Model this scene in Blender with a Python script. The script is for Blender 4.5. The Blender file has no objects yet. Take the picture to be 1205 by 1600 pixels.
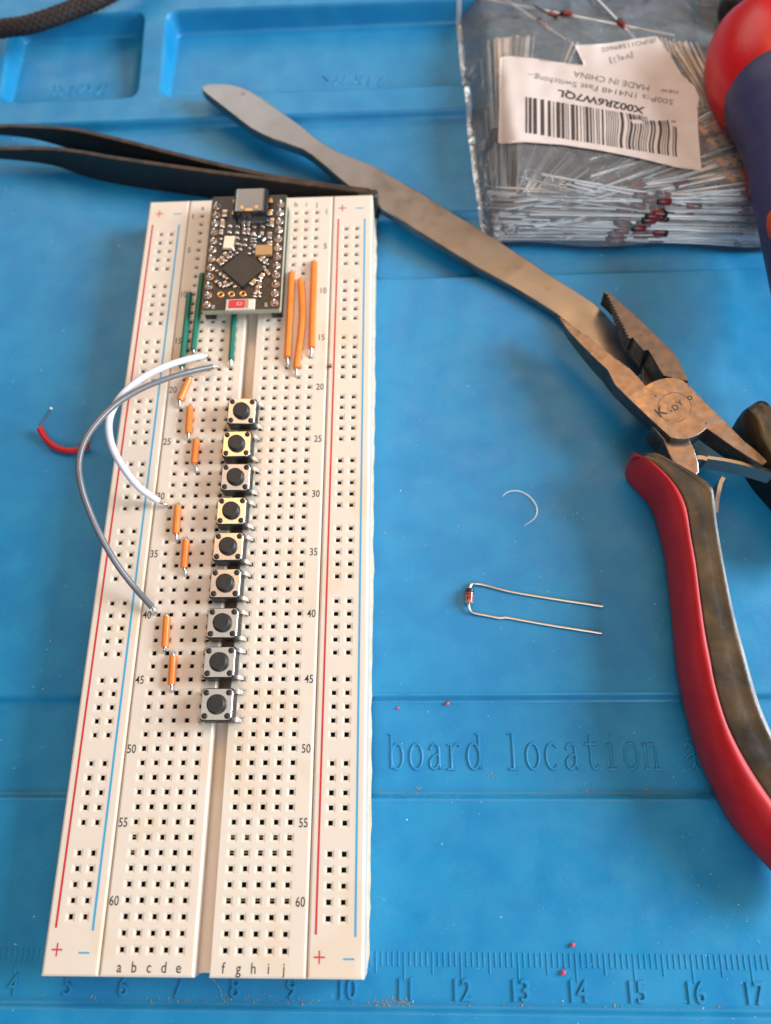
import bpy, bmesh, math, random
from mathutils import Vector, Matrix, Euler, noise
random.seed(7)
R = math.radians
S = 0.1                      # authored in millimetres, 1 Blender unit = 1 cm
sc = bpy.context.scene
sc.unit_settings.system = 'METRIC'
sc.unit_settings.scale_length = 0.01
C = sc.collection

# ------------------------------------------------------------------ camera
FPX, W0, H0 = 1252.0, 1205.0, 1600.0
CAM = Vector((52.2263, -138.295, 151.869))
CROT = Euler((0.37744036, 0.0477732, 0.00288653), 'XYZ')
cd = bpy.data.cameras.new('camera')
cam = bpy.data.objects.new('camera', cd); C.objects.link(cam)
cam.location = CAM * S
cam.rotation_euler = CROT
cd.sensor_fit = 'HORIZONTAL'; cd.sensor_width = 36.0
cd.lens = 36.0 * FPX / W0
cd.clip_start = 0.1; cd.clip_end = 5000
cd.dof.use_dof = True
cd.dof.focus_distance = 15.3
cd.dof.aperture_fstop = 0.19
sc.camera = cam
sc.render.resolution_x = 771; sc.render.resolution_y = 1024

# ------------------------------------------------------------------ world and lamps
wd = bpy.data.worlds.new('World'); sc.world = wd; wd.use_nodes = True
bg = wd.node_tree.nodes['Background']
bg.inputs['Color'].default_value = (0.74, 0.66, 0.60, 1); bg.inputs['Strength'].default_value = 0.12

def area(name, loc, tgt, sx, sy, power, col):
    l = bpy.data.lights.new(name, 'AREA'); l.shape = 'RECTANGLE'
    l.size = sx * S; l.size_y = sy * S; l.energy = power; l.color = col
    o = bpy.data.objects.new(name, l); C.objects.link(o)
    o.location = Vector(loc) * S
    o.rotation_euler = (Vector(tgt) - Vector(loc)).to_track_quat('-Z', 'Y').to_euler()
    return o
area('window_light', (1000, 60, 470), (60, -50, 0), 520, 420, 222000, (0.80, 0.92, 1.0))
area('warm_room_lamp', (80, 520, 1080), (60, -40, 0), 880, 420, 50000, (1.0, 0.54, 0.23))
area('far_room_window', (250, -900, 700), (40, -40, 0), 700, 500, 58000, (0.82, 0.92, 1.0))
area('far_wall_bounce', (-550, 1350, 900), (0, 20, 0), 1300, 900, 74000, (1.0, 0.97, 0.90))  # added panel lamp for a pale veil, standing in for an unseen wall
area('ceiling_bounce', (-260, 40, 1300), (10, -90, 0), 760, 420, 9500, (1.0, 0.97, 0.93))  # added dim panel lamp, gives the metal plates a bright overhead to reflect

vs = sc.view_settings
sc.display_settings.display_device = 'sRGB'
vs.view_transform = 'Standard'; vs.look = 'None'; vs.exposure = -0.1; vs.gamma = 1.0; vs.use_curve_mapping = False
sc.render.engine = 'CYCLES'
sc.cycles.use_denoising = True
sc.cycles.max_bounces = 10; sc.cycles.transparent_max_bounces = 16
sc.cycles.sample_clamp_indirect = 6.0

# ------------------------------------------------------------------ helpers
CR = CROT.to_matrix()
def P(u, v, z):
    """photo pixel -> the point on the level plane z (mm) that it shows"""
    d = CR @ Vector(((u - W0/2)/FPX, (H0/2 - v)/FPX, -1.0))
    t = (z - CAM.z)/d.z
    return CAM + d*t

def rgb(c): return (c[0], c[1], c[2], 1.0)

def mat(name, col, rough=0.5, metal=0.0, spec=0.5, var=None, bump=None, sss=0.0, coat=0.0, spots=None, stretch=None, rvar=None):
    """var=(scale, colour2, contrast lo, hi); bump=(scale, strength, distance); spots=(scale, colour, threshold)"""
    m = bpy.data.materials.new(name); m.use_nodes = True
    nt = m.node_tree; b = nt.nodes['Principled BSDF']
    b.inputs['Base Color'].default_value = rgb(col)
    b.inputs['Roughness'].default_value = rough
    b.inputs['Metallic'].default_value = metal
    b.inputs['Specular IOR Level'].default_value = spec
    if coat: b.inputs['Coat Weight'].default_value = coat; b.inputs['Coat Roughness'].default_value = 0.15
    if sss:
        b.inputs['Subsurface Weight'].default_value = sss
        b.inputs['Subsurface Radius'].default_value = (1.0, 0.75, 0.5)
        b.inputs['Subsurface Scale'].default_value = 0.12
    L = nt.links.new
    tc = nt.nodes.new('ShaderNodeTexCoord'); src = tc.outputs['Object']
    if stretch:
        mp = nt.nodes.new('ShaderNodeMapping'); mp.inputs['Scale'].default_value = stretch[:3]
        if len(stretch) > 3: mp.inputs['Rotation'].default_value = (0, 0, stretch[3])
        L(src, mp.inputs['Vector']); src = mp.outputs['Vector']
    colout = None
    if var:
        n = nt.nodes.new('ShaderNodeTexNoise'); n.inputs['Scale'].default_value = var[0]; n.inputs['Detail'].default_value = 6
        L(src, n.inputs['Vector'])
        mr = nt.nodes.new('ShaderNodeMapRange'); mr.inputs['From Min'].default_value = var[2]; mr.inputs['From Max'].default_value = var[3]
        L(n.outputs['Fac'], mr.inputs['Value'])
        mx = nt.nodes.new('ShaderNodeMix'); mx.data_type = 'RGBA'
        L(mr.outputs['Result'], mx.inputs['Factor'])
        mx.inputs['A'].default_value = rgb(col); mx.inputs['B'].default_value = rgb(var[1])
        colout = mx.outputs['Result']
    if spots:
        n = nt.nodes.new('ShaderNodeTexNoise'); n.inputs['Scale'].default_value = spots[0]; n.inputs['Detail'].default_value = 2
        L(tc.outputs['Object'], n.inputs['Vector'])
        mr = nt.nodes.new('ShaderNodeMapRange'); mr.inputs['From Min'].default_value = spots[2]; mr.inputs['From Max'].default_value = spots[2] + 0.05
        L(n.outputs['Fac'], mr.inputs['Value'])
        mx = nt.nodes.new('ShaderNodeMix'); mx.data_type = 'RGBA'
        L(mr.outputs['Result'], mx.inputs['Factor'])
        if colout: L(colout, mx.inputs['A'])
        else: mx.inputs['A'].default_value = rgb(col)
        mx.inputs['B'].default_value = rgb(spots[1])
        colout = mx.outputs['Result']
    if colout: L(colout, b.inputs['Base Color'])
    if rvar:
        n = nt.nodes.new('ShaderNodeTexNoise'); n.inputs['Scale'].default_value = rvar[0]; n.inputs['Detail'].default_value = 5
        L(src, n.inputs['Vector'])
        mr = nt.nodes.new('ShaderNodeMapRange'); mr.inputs['From Min'].default_value = 0.3; mr.inputs['From Max'].default_value = 0.7
        mr.inputs['To Min'].default_value = rvar[1]; mr.inputs['To Max'].default_value = rvar[2]
        L(n.outputs['Fac'], mr.inputs['Value']); L(mr.outputs['Result'], b.inputs['Roughness'])
    if bump:
        n = nt.nodes.new('ShaderNodeTexNoise'); n.inputs['Scale'].default_value = bump[0]; n.inputs['Detail'].default_value = 4
        L(src, n.inputs['Vector'])
        bp = nt.nodes.new('ShaderNodeBump'); bp.inputs['Strength'].default_value = bump[1]; bp.inputs['Distance'].default_value = bump[2]
        L(n.outputs['Fac'], bp.inputs['Height']); L(bp.outputs['Normal'], b.inputs['Normal'])
    return m

ORIG = {}
def loc_of(p): return ORIG.get(p.name, Vector((0, 0, 0))) if p is not None else Vector((0, 0, 0))

def tag(o, label=None, cat=None, group=None, kind=None):
    if label: o['label'] = label
    if cat: o['category'] = cat
    if group: o['group'] = group
    if kind: o['kind'] = kind
    return o

def thing(name, loc, label, cat, group=None):
    o = bpy.data.objects.new(name, None); C.objects.link(o)
    o.empty_display_size = 0.2
    o.location = Vector(loc)*S
    ORIG[o.name] = Vector(loc)
    return tag(o, label, cat, group)

def link_mesh(name, me, m, parent=None, origin=None, smooth=False):
    for x in (m if isinstance(m, (list, tuple)) else [m]): me.materials.append(x)
    if smooth: me.polygons.foreach_set('use_smooth', [True]*len(me.polygons))
    o = bpy.data.objects.new(name, me); C.objects.link(o)
    if parent is not None: o.parent = parent
    return o

class MB:
    def __init__(s): s.v = []; s.f = []; s.m = []; s.sm = []
    def add(s, vs, fs, mi=0, smooth=False):
        b = len(s.v); s.v += [tuple(x) for x in vs]
        for f in fs: s.f.append([b+i for i in f]); s.m.append(mi); s.sm.append(smooth)
    def stack(s, rings, mi=0, smooth=False, cap0=True, cap1=True, topmi=None):
        n = len(rings[0]); vs = [p for r in rings for p in r]; fs = []
        for k in range(len(rings)-1):
            for i in range(n):
                j = (i+1) % n
                fs.append((k*n+i, k*n+j, (k+1)*n+j, (k+1)*n+i))
        s.add(vs, fs, mi, smooth)
        if cap0: s.add(rings[0][::-1], [tuple(range(n))], mi)
        if cap1: s.add(rings[-1], [tuple(range(n))], mi if topmi is None else topmi)
    def rbox(s, c, size, r=0.2, b=0.1, n=3, rot=0.0, mi=0, topmi=None):
        x, y, z = c; w, h, d = size
        z0, z1 = z, z+d
        rings = []
        for zz, ins in ((z0, b), (z0+b, 0), (z1-b, 0), (z1, b)):
            rings.append([(x+px*math.cos(rot)-py*math.sin(rot), y+px*math.sin(rot)+py*math.cos(rot), zz) for px, py in rrect(w-2*ins, h-2*ins, max(r-ins, 0.02), n)])
        s.stack(rings, mi, topmi=topmi)
    def tube(s, path, r, n=10, mi=0, caps=True, smooth=True):
        pts = [Vector(p) for p in path]; rr = r if isinstance(r, (list, tuple)) else [r]*len(pts)
        t0 = (pts[1]-pts[0]).normalized()
        nrm = t0.orthogonal().normalized(); rings = []; pt = t0
        for i, p in enumerate(pts):
            t = ((pts[min(i+1, len(pts)-1)]-pts[max(i-1, 0)])).normalized()
            q = pt.rotation_difference(t); nrm = (q @ nrm); nrm = (nrm - t*nrm.dot(t)).normalized(); pt = t
            bn = t.cross(nrm)
            rings.append([p + (nrm*math.cos(2*math.pi*k/n) + bn*math.sin(2*math.pi*k/n))*rr[i] for k in range(n)])
        s.stack(rings, mi, smooth, caps, caps)
    def lathe(s, a, b, prof, n=32, mi=0, smooth=True, caps=True):
        a = Vector(a); b = Vector(b); ax = (b-a); t = ax.normalized(); u = t.orthogonal().normalized(); w = t.cross(u)
        rings = [[a + ax*q + (u*math.cos(2*math.pi*k/n)+w*math.sin(2*math.pi*k/n))*r for k in range(n)] for q, r in prof]
        s.stack(rings, mi, smooth, caps, caps)
    def build(s, name, m, parent=None, smooth=None):
        L = loc_of(parent); me = bpy.data.meshes.new(name)
        me.from_pydata([((x-L.x)*S, (y-L.y)*S, (z-L.z)*S) for x, y, z in s.v], [], s.f)
        me.polygons.foreach_set('material_index', s.m)
        sm = s.sm if smooth is None else [smooth]*len(s.f)
        me.polygons.foreach_set('use_smooth', sm)
        o = link_mesh(name, me, m, parent)
        me.update()
        return o

def rrect(w, h, r, n=3):
    out = []
    for cx, cy, a0 in ((w/2-r, h/2-r, 0), (-w/2+r, h/2-r, 90), (-w/2+r, -h/2+r, 180), (w/2-r, -h/2+r, 270)):
        for k in range(n+1):
            a = R(a0+90*k/n); out.append((cx+r*math.cos(a), cy+r*math.sin(a)))
    return out

def smoothpath(pts, sub=6):
    """Catmull-Rom through the points"""
    p = [Vector(q) for q in pts]; out = []
    for i in range(len(p)-1):
        a = p[i-1] if i > 0 else p[i]*2-p[i+1]; b = p[i]; c = p[i+1]; d = p[i+2] if i+2 < len(p) else p[i+1]*2-p[i]
        for k in range(sub):
            t = k/sub
            out.append(0.5*((2*b)+(c-a)*t+(2*a-5*b+4*c-d)*t*t+(3*b-a-3*c+d)*t**3))
    out.append(p[-1]); return out

def recalc(o):
    bm = bmesh.new(); bm.from_mesh(o.data); bmesh.ops.recalc_face_normals(bm, faces=bm.faces); bm.to_mesh(o.data); bm.free(); return o

def bevel(o, w, seg=2, angle=35):
    md = o.modifiers.new('bevel', 'BEVEL'); md.width = w*S; md.segments = seg; md.limit_method = 'ANGLE'; md.angle_limit = R(angle)
    md.harden_normals = False
    return o

def copy_tree(o, parent=None):
    c = o.copy(); C.objects.link(c); c.parent = parent
    for ch in list(o.children): copy_tree(ch, c)
    return c

def text_mesh(s, size, extrude=0.0, bold=0.0, bev=0.0, res=3):
    """glyph mesh in mm, lower-left origin baseline, as (verts, faces)"""
    cu = bpy.data.curves.new('txt', 'FONT'); cu.body = s; cu.size = size; cu.extrude = extrude; cu.offset = bold; cu.resolution_u = res
    cu.bevel_depth = bev; cu.bevel_resolution = 1
    o = bpy.data.objects.new('txt', cu); C.objects.link(o)
    dg = bpy.context.evaluated_depsgraph_get()
    me = bpy.data.meshes.new_from_object(o.evaluated_get(dg))
    vs = [tuple(v.co) for v in me.vertices]; fs = [tuple(p.vertices) for p in me.polygons]
    bpy.data.objects.remove(o); bpy.data.curves.remove(cu); bpy.data.meshes.remove(me)
    return vs, fs
_tc = {}
def glyphs(s, h, sx=1.0, extrude=0.0, bold=0.0, bev=0.0):
    """text of cap height h centred on the origin"""
    k = (s, h, sx, extrude, bold, bev)
    if k not in _tc:
        vs, fs = text_mesh(s, 10, extrude*10/h*0.7, bold*10/h*0.7, bev*10/h*0.7)
        if s.isdigit() or s in 'bdhklf': hh = None
        zs = [v[0] for v in vs]
        x0, x1 = min(zs), max(zs)
        sc_ = h/7.3
        _tc[k] = ([((v[0]-(x0+x1)/2)*sc_*sx, (v[1]-3.65)*sc_, v[2]*sc_) for v in vs], fs)
    return _tc[k]

# ------------------------------------------------------------------ materials
BLUE = (0.006, 0.205, 0.44)
def silicone():
    m = mat('blue_silicone', BLUE, rough=0.42, spec=0.5, var=(1.3, (0.012, 0.24, 0.47), 0.38, 0.62), bump=(60, 0.34, 0.014), rvar=(1.7, 0.3, 0.5))
    nt = m.node_tree; L = nt.links.new; b = nt.nodes['Principled BSDF']
    # fine pale dust specks and faint scuffs
    tc = nt.nodes.new('ShaderNodeTexCoord')
    vo = nt.nodes.new('ShaderNodeTexVoronoi'); vo.inputs['Scale'].default_value = 13.0; vo.inputs['Randomness'].default_value = 1.0
    L(tc.outputs['Object'], vo.inputs['Vector'])
    mr = nt.nodes.new('ShaderNodeMapRange'); mr.inputs['From Min'].default_value = 0.10; mr.inputs['From Max'].default_value = 0.05
    L(vo.outputs['Distance'], mr.inputs['Value'])
    n2 = nt.nodes.new('ShaderNodeTexNoise'); n2.inputs['Scale'].default_value = 1.1; n2.inputs['Detail'].default_value = 3
    L(tc.outputs['Object'], n2.inputs['Vector'])
    m2 = nt.nodes.new('ShaderNodeMapRange'); m2.inputs['From Min'].default_value = 0.42; m2.inputs['From Max'].default_value = 0.75; m2.inputs['To Max'].default_value = 0.85
    L(n2.outputs['Fac'], m2.inputs['Value'])
    mu = nt.nodes.new('ShaderNodeMath'); mu.operation = 'MULTIPLY'; L(mr.outputs['Result'], mu.inputs[0]); L(m2.outputs['Result'], mu.inputs[1])
    mx = nt.nodes.new('ShaderNodeMix'); mx.data_type = 'RGBA'
    old = b.inputs['Base Color'].links[0].from_socket
    L(old, mx.inputs['A']); mx.inputs['B'].default_value = (0.42, 0.55, 0.62, 1); L(mu.outputs[0], mx.inputs['Factor'])
    L(mx.outputs['Result'], b.inputs['Base Color'])
    return m
M_SIL = silicone()
M_TABLE = mat('dark_wood', (0.06, 0.035, 0.022), 0.5, var=(3, (0.11, 0.06, 0.035), 0.3, 0.7), stretch=(0.3, 3, 1), bump=(20, 0.2, 0.02))
M_ABS = mat('cream_plastic', (0.78, 0.65, 0.54), 0.3, spec=0.5, sss=0.4, var=(0.6, (0.79, 0.68, 0.575), 0.3, 0.7), spots=(0.7, (0.775, 0.63, 0.50), .6), bump=(30, 0.04, 0.004))
M_FOAM = mat('yellowed_foam', (0.66, 0.57, 0.42), 0.9, var=(6, (0.75, 0.68, 0.56), 0.4, 0.6), bump=(50, 0.6, 0.02))
M_DARKHOLE = mat('dark_hole_inside', (0.035, 0.025, 0.02), 0.5, 0.3)  # dark contact metal, with the shade inside the holes put into the colour
M_CLIP = mat('contact_metal', (0.42, 0.36, 0.30), 0.35, 1.0)
M_RED_INK = mat('red_ink', (0.62, 0.035, 0.04), 0.45)
M_BLUE_INK = mat('blue_ink', (0.045, 0.36, 0.60), 0.45)
M_BLACK_INK = mat('black_ink', (0.035, 0.03, 0.028), 0.5)
M_STEEL = mat('tinned_steel', (0.78, 0.76, 0.73), 0.26, 1.0)
M_PLATE = mat('brushed_plate', (0.66, 0.62, 0.57), 0.2, 1.0, stretch=(12, 1, 1), bump=(9, 0.05, 0.004), rvar=(7, 0.15, 0.27))
M_LEG = mat('dull_tin', (0.62, 0.58, 0.54), 0.45, 1.0)
M_BLKPL = mat('black_plastic', (0.018, 0.017, 0.017), 0.42, bump=(60, 0.1, 0.005))
M_PLUNGER = mat('black_plunger', (0.022, 0.021, 0.021), 0.48, bump=(60, 0.1, 0.004), var=(8, (0.04, 0.036, 0.034), 0.5, 0.75))
M_ORANGE = mat('orange_insulation', (0.88, 0.235, 0.035), 0.32, var=(4, (0.82, 0.19, 0.025), 0.4, 0.7))
M_GREEN = mat('green_insulation', (0.0, 0.155, 0.105), 0.38)
M_WHITE = mat('white_insulation', (0.68, 0.655, 0.73), 0.4)
M_GREY = mat('grey_insulation', (0.15, 0.145, 0.155), 0.3)
M_REDW = mat('red_insulation', (0.55, 0.012, 0.02), 0.4)

# ------------------------------------------------------------------ the setting: table and silicone mat
ZM = -8.8                    # level of the mat's main panel; the breadboard's top is 0
tb = MB(); tb.add([(-900, -900, -13.5), (1100, -900, -13.5), (1100, 1100, -13.5), (-900, 1100, -13.5)], [(0, 1, 2, 3)])
table = tag(tb.build('table', M_TABLE), kind='structure')

def sstep(a, b, x):
    t = max(0.0, min(1.0, (x-a)/(b-a))); return t*t*(3-2*t)
def rbox_sd(x, y, x0, x1, y0, y1, r):
    cx, cy = (x0+x1)/2, (y0+y1)/2
    qx = abs(x-cx)-((x1-x0)/2-r); qy = abs(y-cy)-((y1-y0)/2-r)
    return math.hypot(max(qx, 0), max(qy, 0))+min(max(qx, qy), 0)-r
# raised tray block along the far side with sunk compartments
YF = P(400, 196, ZM).y                       # foot of the block's front slope
YT = YF + 1.2                                # its top edge
def rim(y): return 2.4+3.2*sstep(48, 78, y)
comps = [(-62.5, -24.2, 47.6, 76.5), (-17.5, 128.0, 47.6, 76.5), (-62, -48.5, 92.0, 125), (-41, 60, 96, 125), (66, 150, 92, 125)]
def mat_h(x, y):
    h = 0.0
    h -= 1.5*(sstep(-133.0, -131.9, y) - sstep(-115.0, -113.2, y))          # text strip
    h += 1.3*(1-sstep(-167.6, -166.9, y))                                     # near rim
    h -= 1.5*(sstep(-13.5, -12.4, y) - sstep(5.0, 7.4, y))*sstep(30, 31, x)  # parts lane
    t = sstep(YF-0.4, YT, y)
    hb = r0 = rim(y)
    for x0, x1, y0, y1 in comps:
        d = rbox_sd(x, y, x0, x1, y0, y1, 3.0)
        if d < 1.0: hb = min(hb, r0 - (r0+1.0)*sstep(0.4, -1.6, d))
    h += hb*t
    return h
def dense(a, b, step, spots, fine, rad):
    out = []; x = a
    while x < b:
        out.append(x)
        x += fine if any(abs(x-s) < rad for s in spots) else step
    out.append(b); return out
X0, X1, Y0, Y1 = -67.5, 200.0, -182.0, 128.0
xs = dense(X0, X1, 3.0, [30.5, -62, -24.5, -18, 128, -48.5, -41, 60, 66], 0.4, 3.6)
ys = dense(Y0, Y1, 3.0, [-167.2, -132.4, -113.9, -12.9, 6.3, YF+0.3, 48.0, 76.2, 92, 96], 0.35, 3.6)
mb = MB(); nx = len(xs)
vsm = [(x, y, ZM+mat_h(x, y)) for y in ys for x in xs]
fsm = [(j*nx+i, j*nx+i+1, (j+1)*nx+i+1, (j+1)*nx+i) for j in range(len(ys)-1) for i in range(nx-1)]
mb.add(vsm, fsm, 0, True)
mat_thing = thing('work_mat', (40, -30, -13.4), 'blue silicone repair mat with a ruler, embossed words and sunk trays, lying under everything', 'mat')
ob_mat = mb.build('mat_surface', M_SIL, mat_thing)
mb = MB(); mb.stack([[(X0, Y0, -13.4), (X1, Y0, -13.4), (X1, Y1, -13.4), (X0, Y1, -13.4)], [(X0, Y0, ZM-1.6), (X1, Y0, ZM-1.6), (X1, Y1, ZM-1.6), (X0, Y1, ZM-1.6)]], cap1=False)
# skirt from the slab up to the shaped surface
for (ax, fixed, seq) in (('y', Y0, xs), ('y', Y1, xs), ('x', X0, ys), ('x', X1, ys)):
    top = [((q, fixed) if ax == 'y' else (fixed, q)) for q in seq]
    vv = [(a, b, ZM+mat_h(a, b)) for a, b in top] + [(a, b, ZM-1.6) for a, b in top]
    n = len(top); mb.add(vv, [(i, i+1, n+i+1, n+i) for i in range(n-1)])
mb.build('mat_edge', M_SIL, mat_thing)

# embossed words, built stroke by stroke
def ell(cx, cy, rx, ry, a0=0, a1=360, n=22): return [(cx+rx*math.cos(R(a0+(a1-a0)*k/n)), cy+ry*math.sin(R(a0+(a1-a0)*k/n))) for k in range(n+1)]
GL = {
 'b': [[(.0, 1.38), (.16, 1.42), (.16, .04)], ell(.5, .5, .36, .5)],
 'o': [ell(.5, .5, .38, .5)],
 'a': [[(.18, .76), (.3, .96), (.52, 1), (.7, .86), (.72, .5), (.72, .16), (.8, .02), (.96, .06)], [(.72, .6), (.4, .52), (.16, .34), (.18, .1), (.38, 0), (.58, .08), (.72, .25)]],
 'r': [[(.08, .95), (.28, .98), (.28, 0)], [(.06, 0), (.52, 0)], [(.28, .6), (.44, .9), (.64, 1), (.86, .9)]],
 'd': [ell(.46, .5, .36, .5), [(.64, 1.38), (.82, 1.42), (.82, .02), (.97, .05)]],
 'l': [[(.26, 1.38), (.5, 1.42), (.5, 0)], [(.22, 0), (.78, 0)]],
 'c': [ell(.5, .5, .38, .5, 42, 318)],
 't': [[(.45, 1.3), (.45, .2), (.55, .02), (.74, 0), (.88, .15)], [(.14, .98), (.82, .98)]],
 'i': [[(.26, .95), (.5, .98), (.5, 0)], [(.22, 0), (.78, 0)], [(.48, 1.3), (.54, 1.33)]],
 'n': [[(.04, .95), (.2, .98), (.2, 0)], [(.04, 0), (.38, 0)], [(.2, .7), (.4, .95), (.62, 1), (.78, .85), (.78, 0)], [(.62, 0), (.96, 0)]],
}
ZS = ZM-1.5
p0 = P(580+78/1.928, 1060+274/1.928, ZS); p1 = P(580+968/1.928, 1060+276/1.928, ZS)
pitch = (p1.x-p0.x)/15
for k, ch in enumerate('board location ar'):
    if ch == ' ': continue
    mb = MB()
    for st in GL[ch]:
        pts = [(p0.x+k*pitch+(q[0]-.5)*3.15, p0.y+q[1]*4.75, ZS+0.02) for q in st]
        mb.tube(pts, 0.27, 8)
    mb.build('embossed_letter', M_SIL, mat_thing)
# ruler: millimetre ticks and centimetre numbers
pa = P(631.9, 1527, ZM); pb = P(1176.5, 1531, ZM); cm = (pb.x-pa.x)/6
ytop = P(600, 1486, ZM).y
mb = MB()
for k in range(-75, 70):
    x = pa.x+k*cm/10; ln = 4.6 if k % 10 == 0 else (3.5 if k % 5 == 0 else 2.4)
    mb.rbox((x, ytop-ln/2, ZM-0.1), (0.36, ln, 0.22), 0.15, 0.1, 2)
tag(mb.build('ruler_tick', M_SIL, mat_thing), kind='stuff')
ynum = P(600, 1544, ZM).y
for n in range(4, 18):
    x = pa.x+(n-11)*cm+0.2
    vs_, fs_ = glyphs(str(n), 3.5, 0.8, extrude=0.08, bev=0.06)
    mb = MB(); mb.add([(a+x, b+ynum, c+ZM+0.16) for a, b, c in vs_], fs_); mb.build('ruler_number', M_SIL, mat_thing)
# faint moulded marks in two of the trays
for bx, by in ((-50, 53.5), (27, 53.0)):
    mb = MB(); rnd = random.Random(int(bx))
    for k in range(7):
        x = bx+k*2.5+rnd.uniform(-.4, .4)
        mb.tube([(x, by+rnd.uniform(-1, 1), ZM-.95), (x+rnd.uniform(.3, 1.3), by+rnd.uniform(1, 2.6), ZM-.95), (x+rnd.uniform(-.6, 1.6), by+rnd.uniform(2.4, 4), ZM-.95)], 0.22, 6)
    mb.build('moulded_mark', M_SIL, mat_thing)

# ------------------------------------------------------------------ breadboard
bb = thing('breadboard', (14, -78, -8.8), 'long cream solderless breadboard with rows of holes and red and blue rail lines', 'breadboard')
PT = 2.54
COLX = [i*PT for i in range(5)] + [17.78+i*PT for i in range(5)]
def rowy(r): return -(r-1)*PT
YB0, YB1 = -161.6, 4.9
def plate(name, x0, x1, holes_x, holes_y, trench=None, parent=bb):
    """a block whose top has a square tapered socket at every hole"""
    h = PT/2; e = 0.45
    xl = sorted(set([round(x0+e, 4), round(x1-e, 4)] + [round(x+s*h, 4) for x in holes_x for s in (-1, 1)] + ([trench[0]-.25, trench[1]+.25] if trench else [])))
    yl = sorted(set([round(YB0+e, 4), round(YB1-e, 4)] + [round(y+s*h, 4) for y in holes_y for s in (-1, 1)]))
    def clean(l):
        o = [l[0]]
        for q in l[1:]:
            if q-o[-1] > 0.02: o.append(q)
        return o
    xl, yl = clean(xl), clean(yl)
    hx = [x for x in holes_x]; hy = list(holes_y)
    m = MB()
    for i in range(len(xl)-1):
        for j in range(len(yl)-1):
            xa, xb, ya, yb = xl[i], xl[i+1], yl[j], yl[j+1]
            cx, cy = (xa+xb)/2, (ya+yb)/2
            if trench and trench[0]-.26 < cx < trench[1]+.26: continue
            hit = any(abs(cx-x) < .1 for x in hx) and any(abs(cy-y) < .1 for y in hy)
            if not hit:
                m.add([(xa, ya, 0), (xb, ya, 0), (xb, yb, 0), (xa, yb, 0)], [(0, 1, 2, 3)])
            else:
                def sq(r, z): return [(cx-r, cy-r, z), (cx+r, cy-r, z), (cx+r, cy+r, z), (cx-r, cy+r, z)]
                o = [(xa, ya, 0), (xb, ya, 0), (xb, yb, 0), (xa, yb, 0)]
                jr = random.uniform(-.02, .02)
                m.stack([o, sq(.84, 0), sq(.42+jr, -.13), sq(.41+jr, -.8)], 0, cap0=False, cap1=False)
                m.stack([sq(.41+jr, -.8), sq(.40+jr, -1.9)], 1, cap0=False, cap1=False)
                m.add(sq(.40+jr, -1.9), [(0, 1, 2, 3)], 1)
    # chamfered rim and outer sides
    A = [(x0+e, YB0+e, 0), (x1-e, YB0+e, 0), (x1-e, YB1-e, 0), (x0+e, YB1-e, 0)]
    B = [(x0+.12, YB0+.12, -.16), (x1-.12, YB0+.12, -.16), (x1-.12, YB1-.12, -.16), (x0+.12, YB1-.12, -.16)]
    D = [(x0, YB0, -.55), (x1, YB0, -.55), (x1, YB1, -.55), (x0, YB1, -.55)]
    Eb = [(x0, YB0, -7.9), (x1, YB0, -7.9), (x1, YB1, -7.9), (x0, YB1, -7.9)]
    if not trench:
        m.stack([Eb, D, B, A], 0, cap1=False)
    else:
        t0, t1, zt = trench
        for s0, s1 in ((x0, t0), (t1, x1)):
            l = s0 == x0
            def ring(i_out, z): 
                xa = s0+i_out if l else s0+(.25*(1-min(1, -z/.25)) if z > -.25 else 0)
                xb = s1-(.25*(1-min(1, -z/.25)) if z > -.25 else 0) if l else s1-i_out
                io = i_out
                return [(xa, YB0+io, z), (xb, YB0+io, z), (xb, YB1-io, z), (xa, YB1-io, z)]
            m.stack([ring(0, -7.9), ring(0, -.55), ring(.12, -.16), ring(e, 0)], 0, cap1=False)
        m.add([(t0, YB0+.4, zt), (t1, YB0+.4, zt), (t1, YB1-.4, zt), (t0, YB1-.4, zt), (t0, YB0+.4, -7.9), (t1, YB0+.4, -7.9), (t0, YB1-.4, -7.9), (t1, YB1-.4, -7.9)], [(0, 1, 2, 3), (0, 4, 5, 1), (3, 2, 7, 6)])
    return m.build(name, [M_ABS, M_DARKHOLE], parent)
plate('terminal_strip', -3.42, 31.78, COLX, [rowy(r) for r in range(1, 64)], (12.75, 15.35, -3.0))
RY = [-5.2-g*6*PT-k*PT for g in range(10) for k in range(5)]
plate('power_rail', -13.4, -3.5, [-9.63, -7.09], RY)
plate('power_rail', 31.86, 41.45, [35.16, 37.70], RY)
# ragged adhesive foam below
mb = MB(); outl = []
rnd = random.Random(3)
for i in range(70): outl.append((-13.2-rnd.uniform(-.1, .25), YB0+.3+(YB1-YB0-.6)*i/70))
for i in range(20): outl.append((-13.2+54.6*i/20, YB1-.1+rnd.uniform(-.1, .15)))
for i in range(70): outl.append((41.8+rnd.uniform(-.12, .18)+.08*math.sin(i*.35), YB1-.3-(YB1-YB0-.8)*i/70))
for i in range(20): outl.append((41.4-54.6*i/20, YB0+.35+rnd.uniform(-.2, .1)))
outl = outl[::-1]
mb.stack([[(x, y, ZM+.02) for x, y in outl], [(x, y, -7.7) for x, y in outl]])
recalc(mb.build('foam_backing', M_FOAM, bb))
# metal contacts that catch the light in some sockets
mb = MB()
for r in (50, 56, 57, 60):
    for ci in range(5, 10):
        if r == 50 and ci > 5: continue
        mb.rbox((COLX[ci], rowy(r)+.05, -1.0), (.78, .22, .3), .05, .04, 1)
for r in (56, 57):
    mb.rbox((COLX[0], rowy(r)+.05, -1.0), (.78, .22, .3), .05, .04, 1)
tag(mb.build('contact_clip', M_CLIP, bb), kind='stuff')
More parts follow.
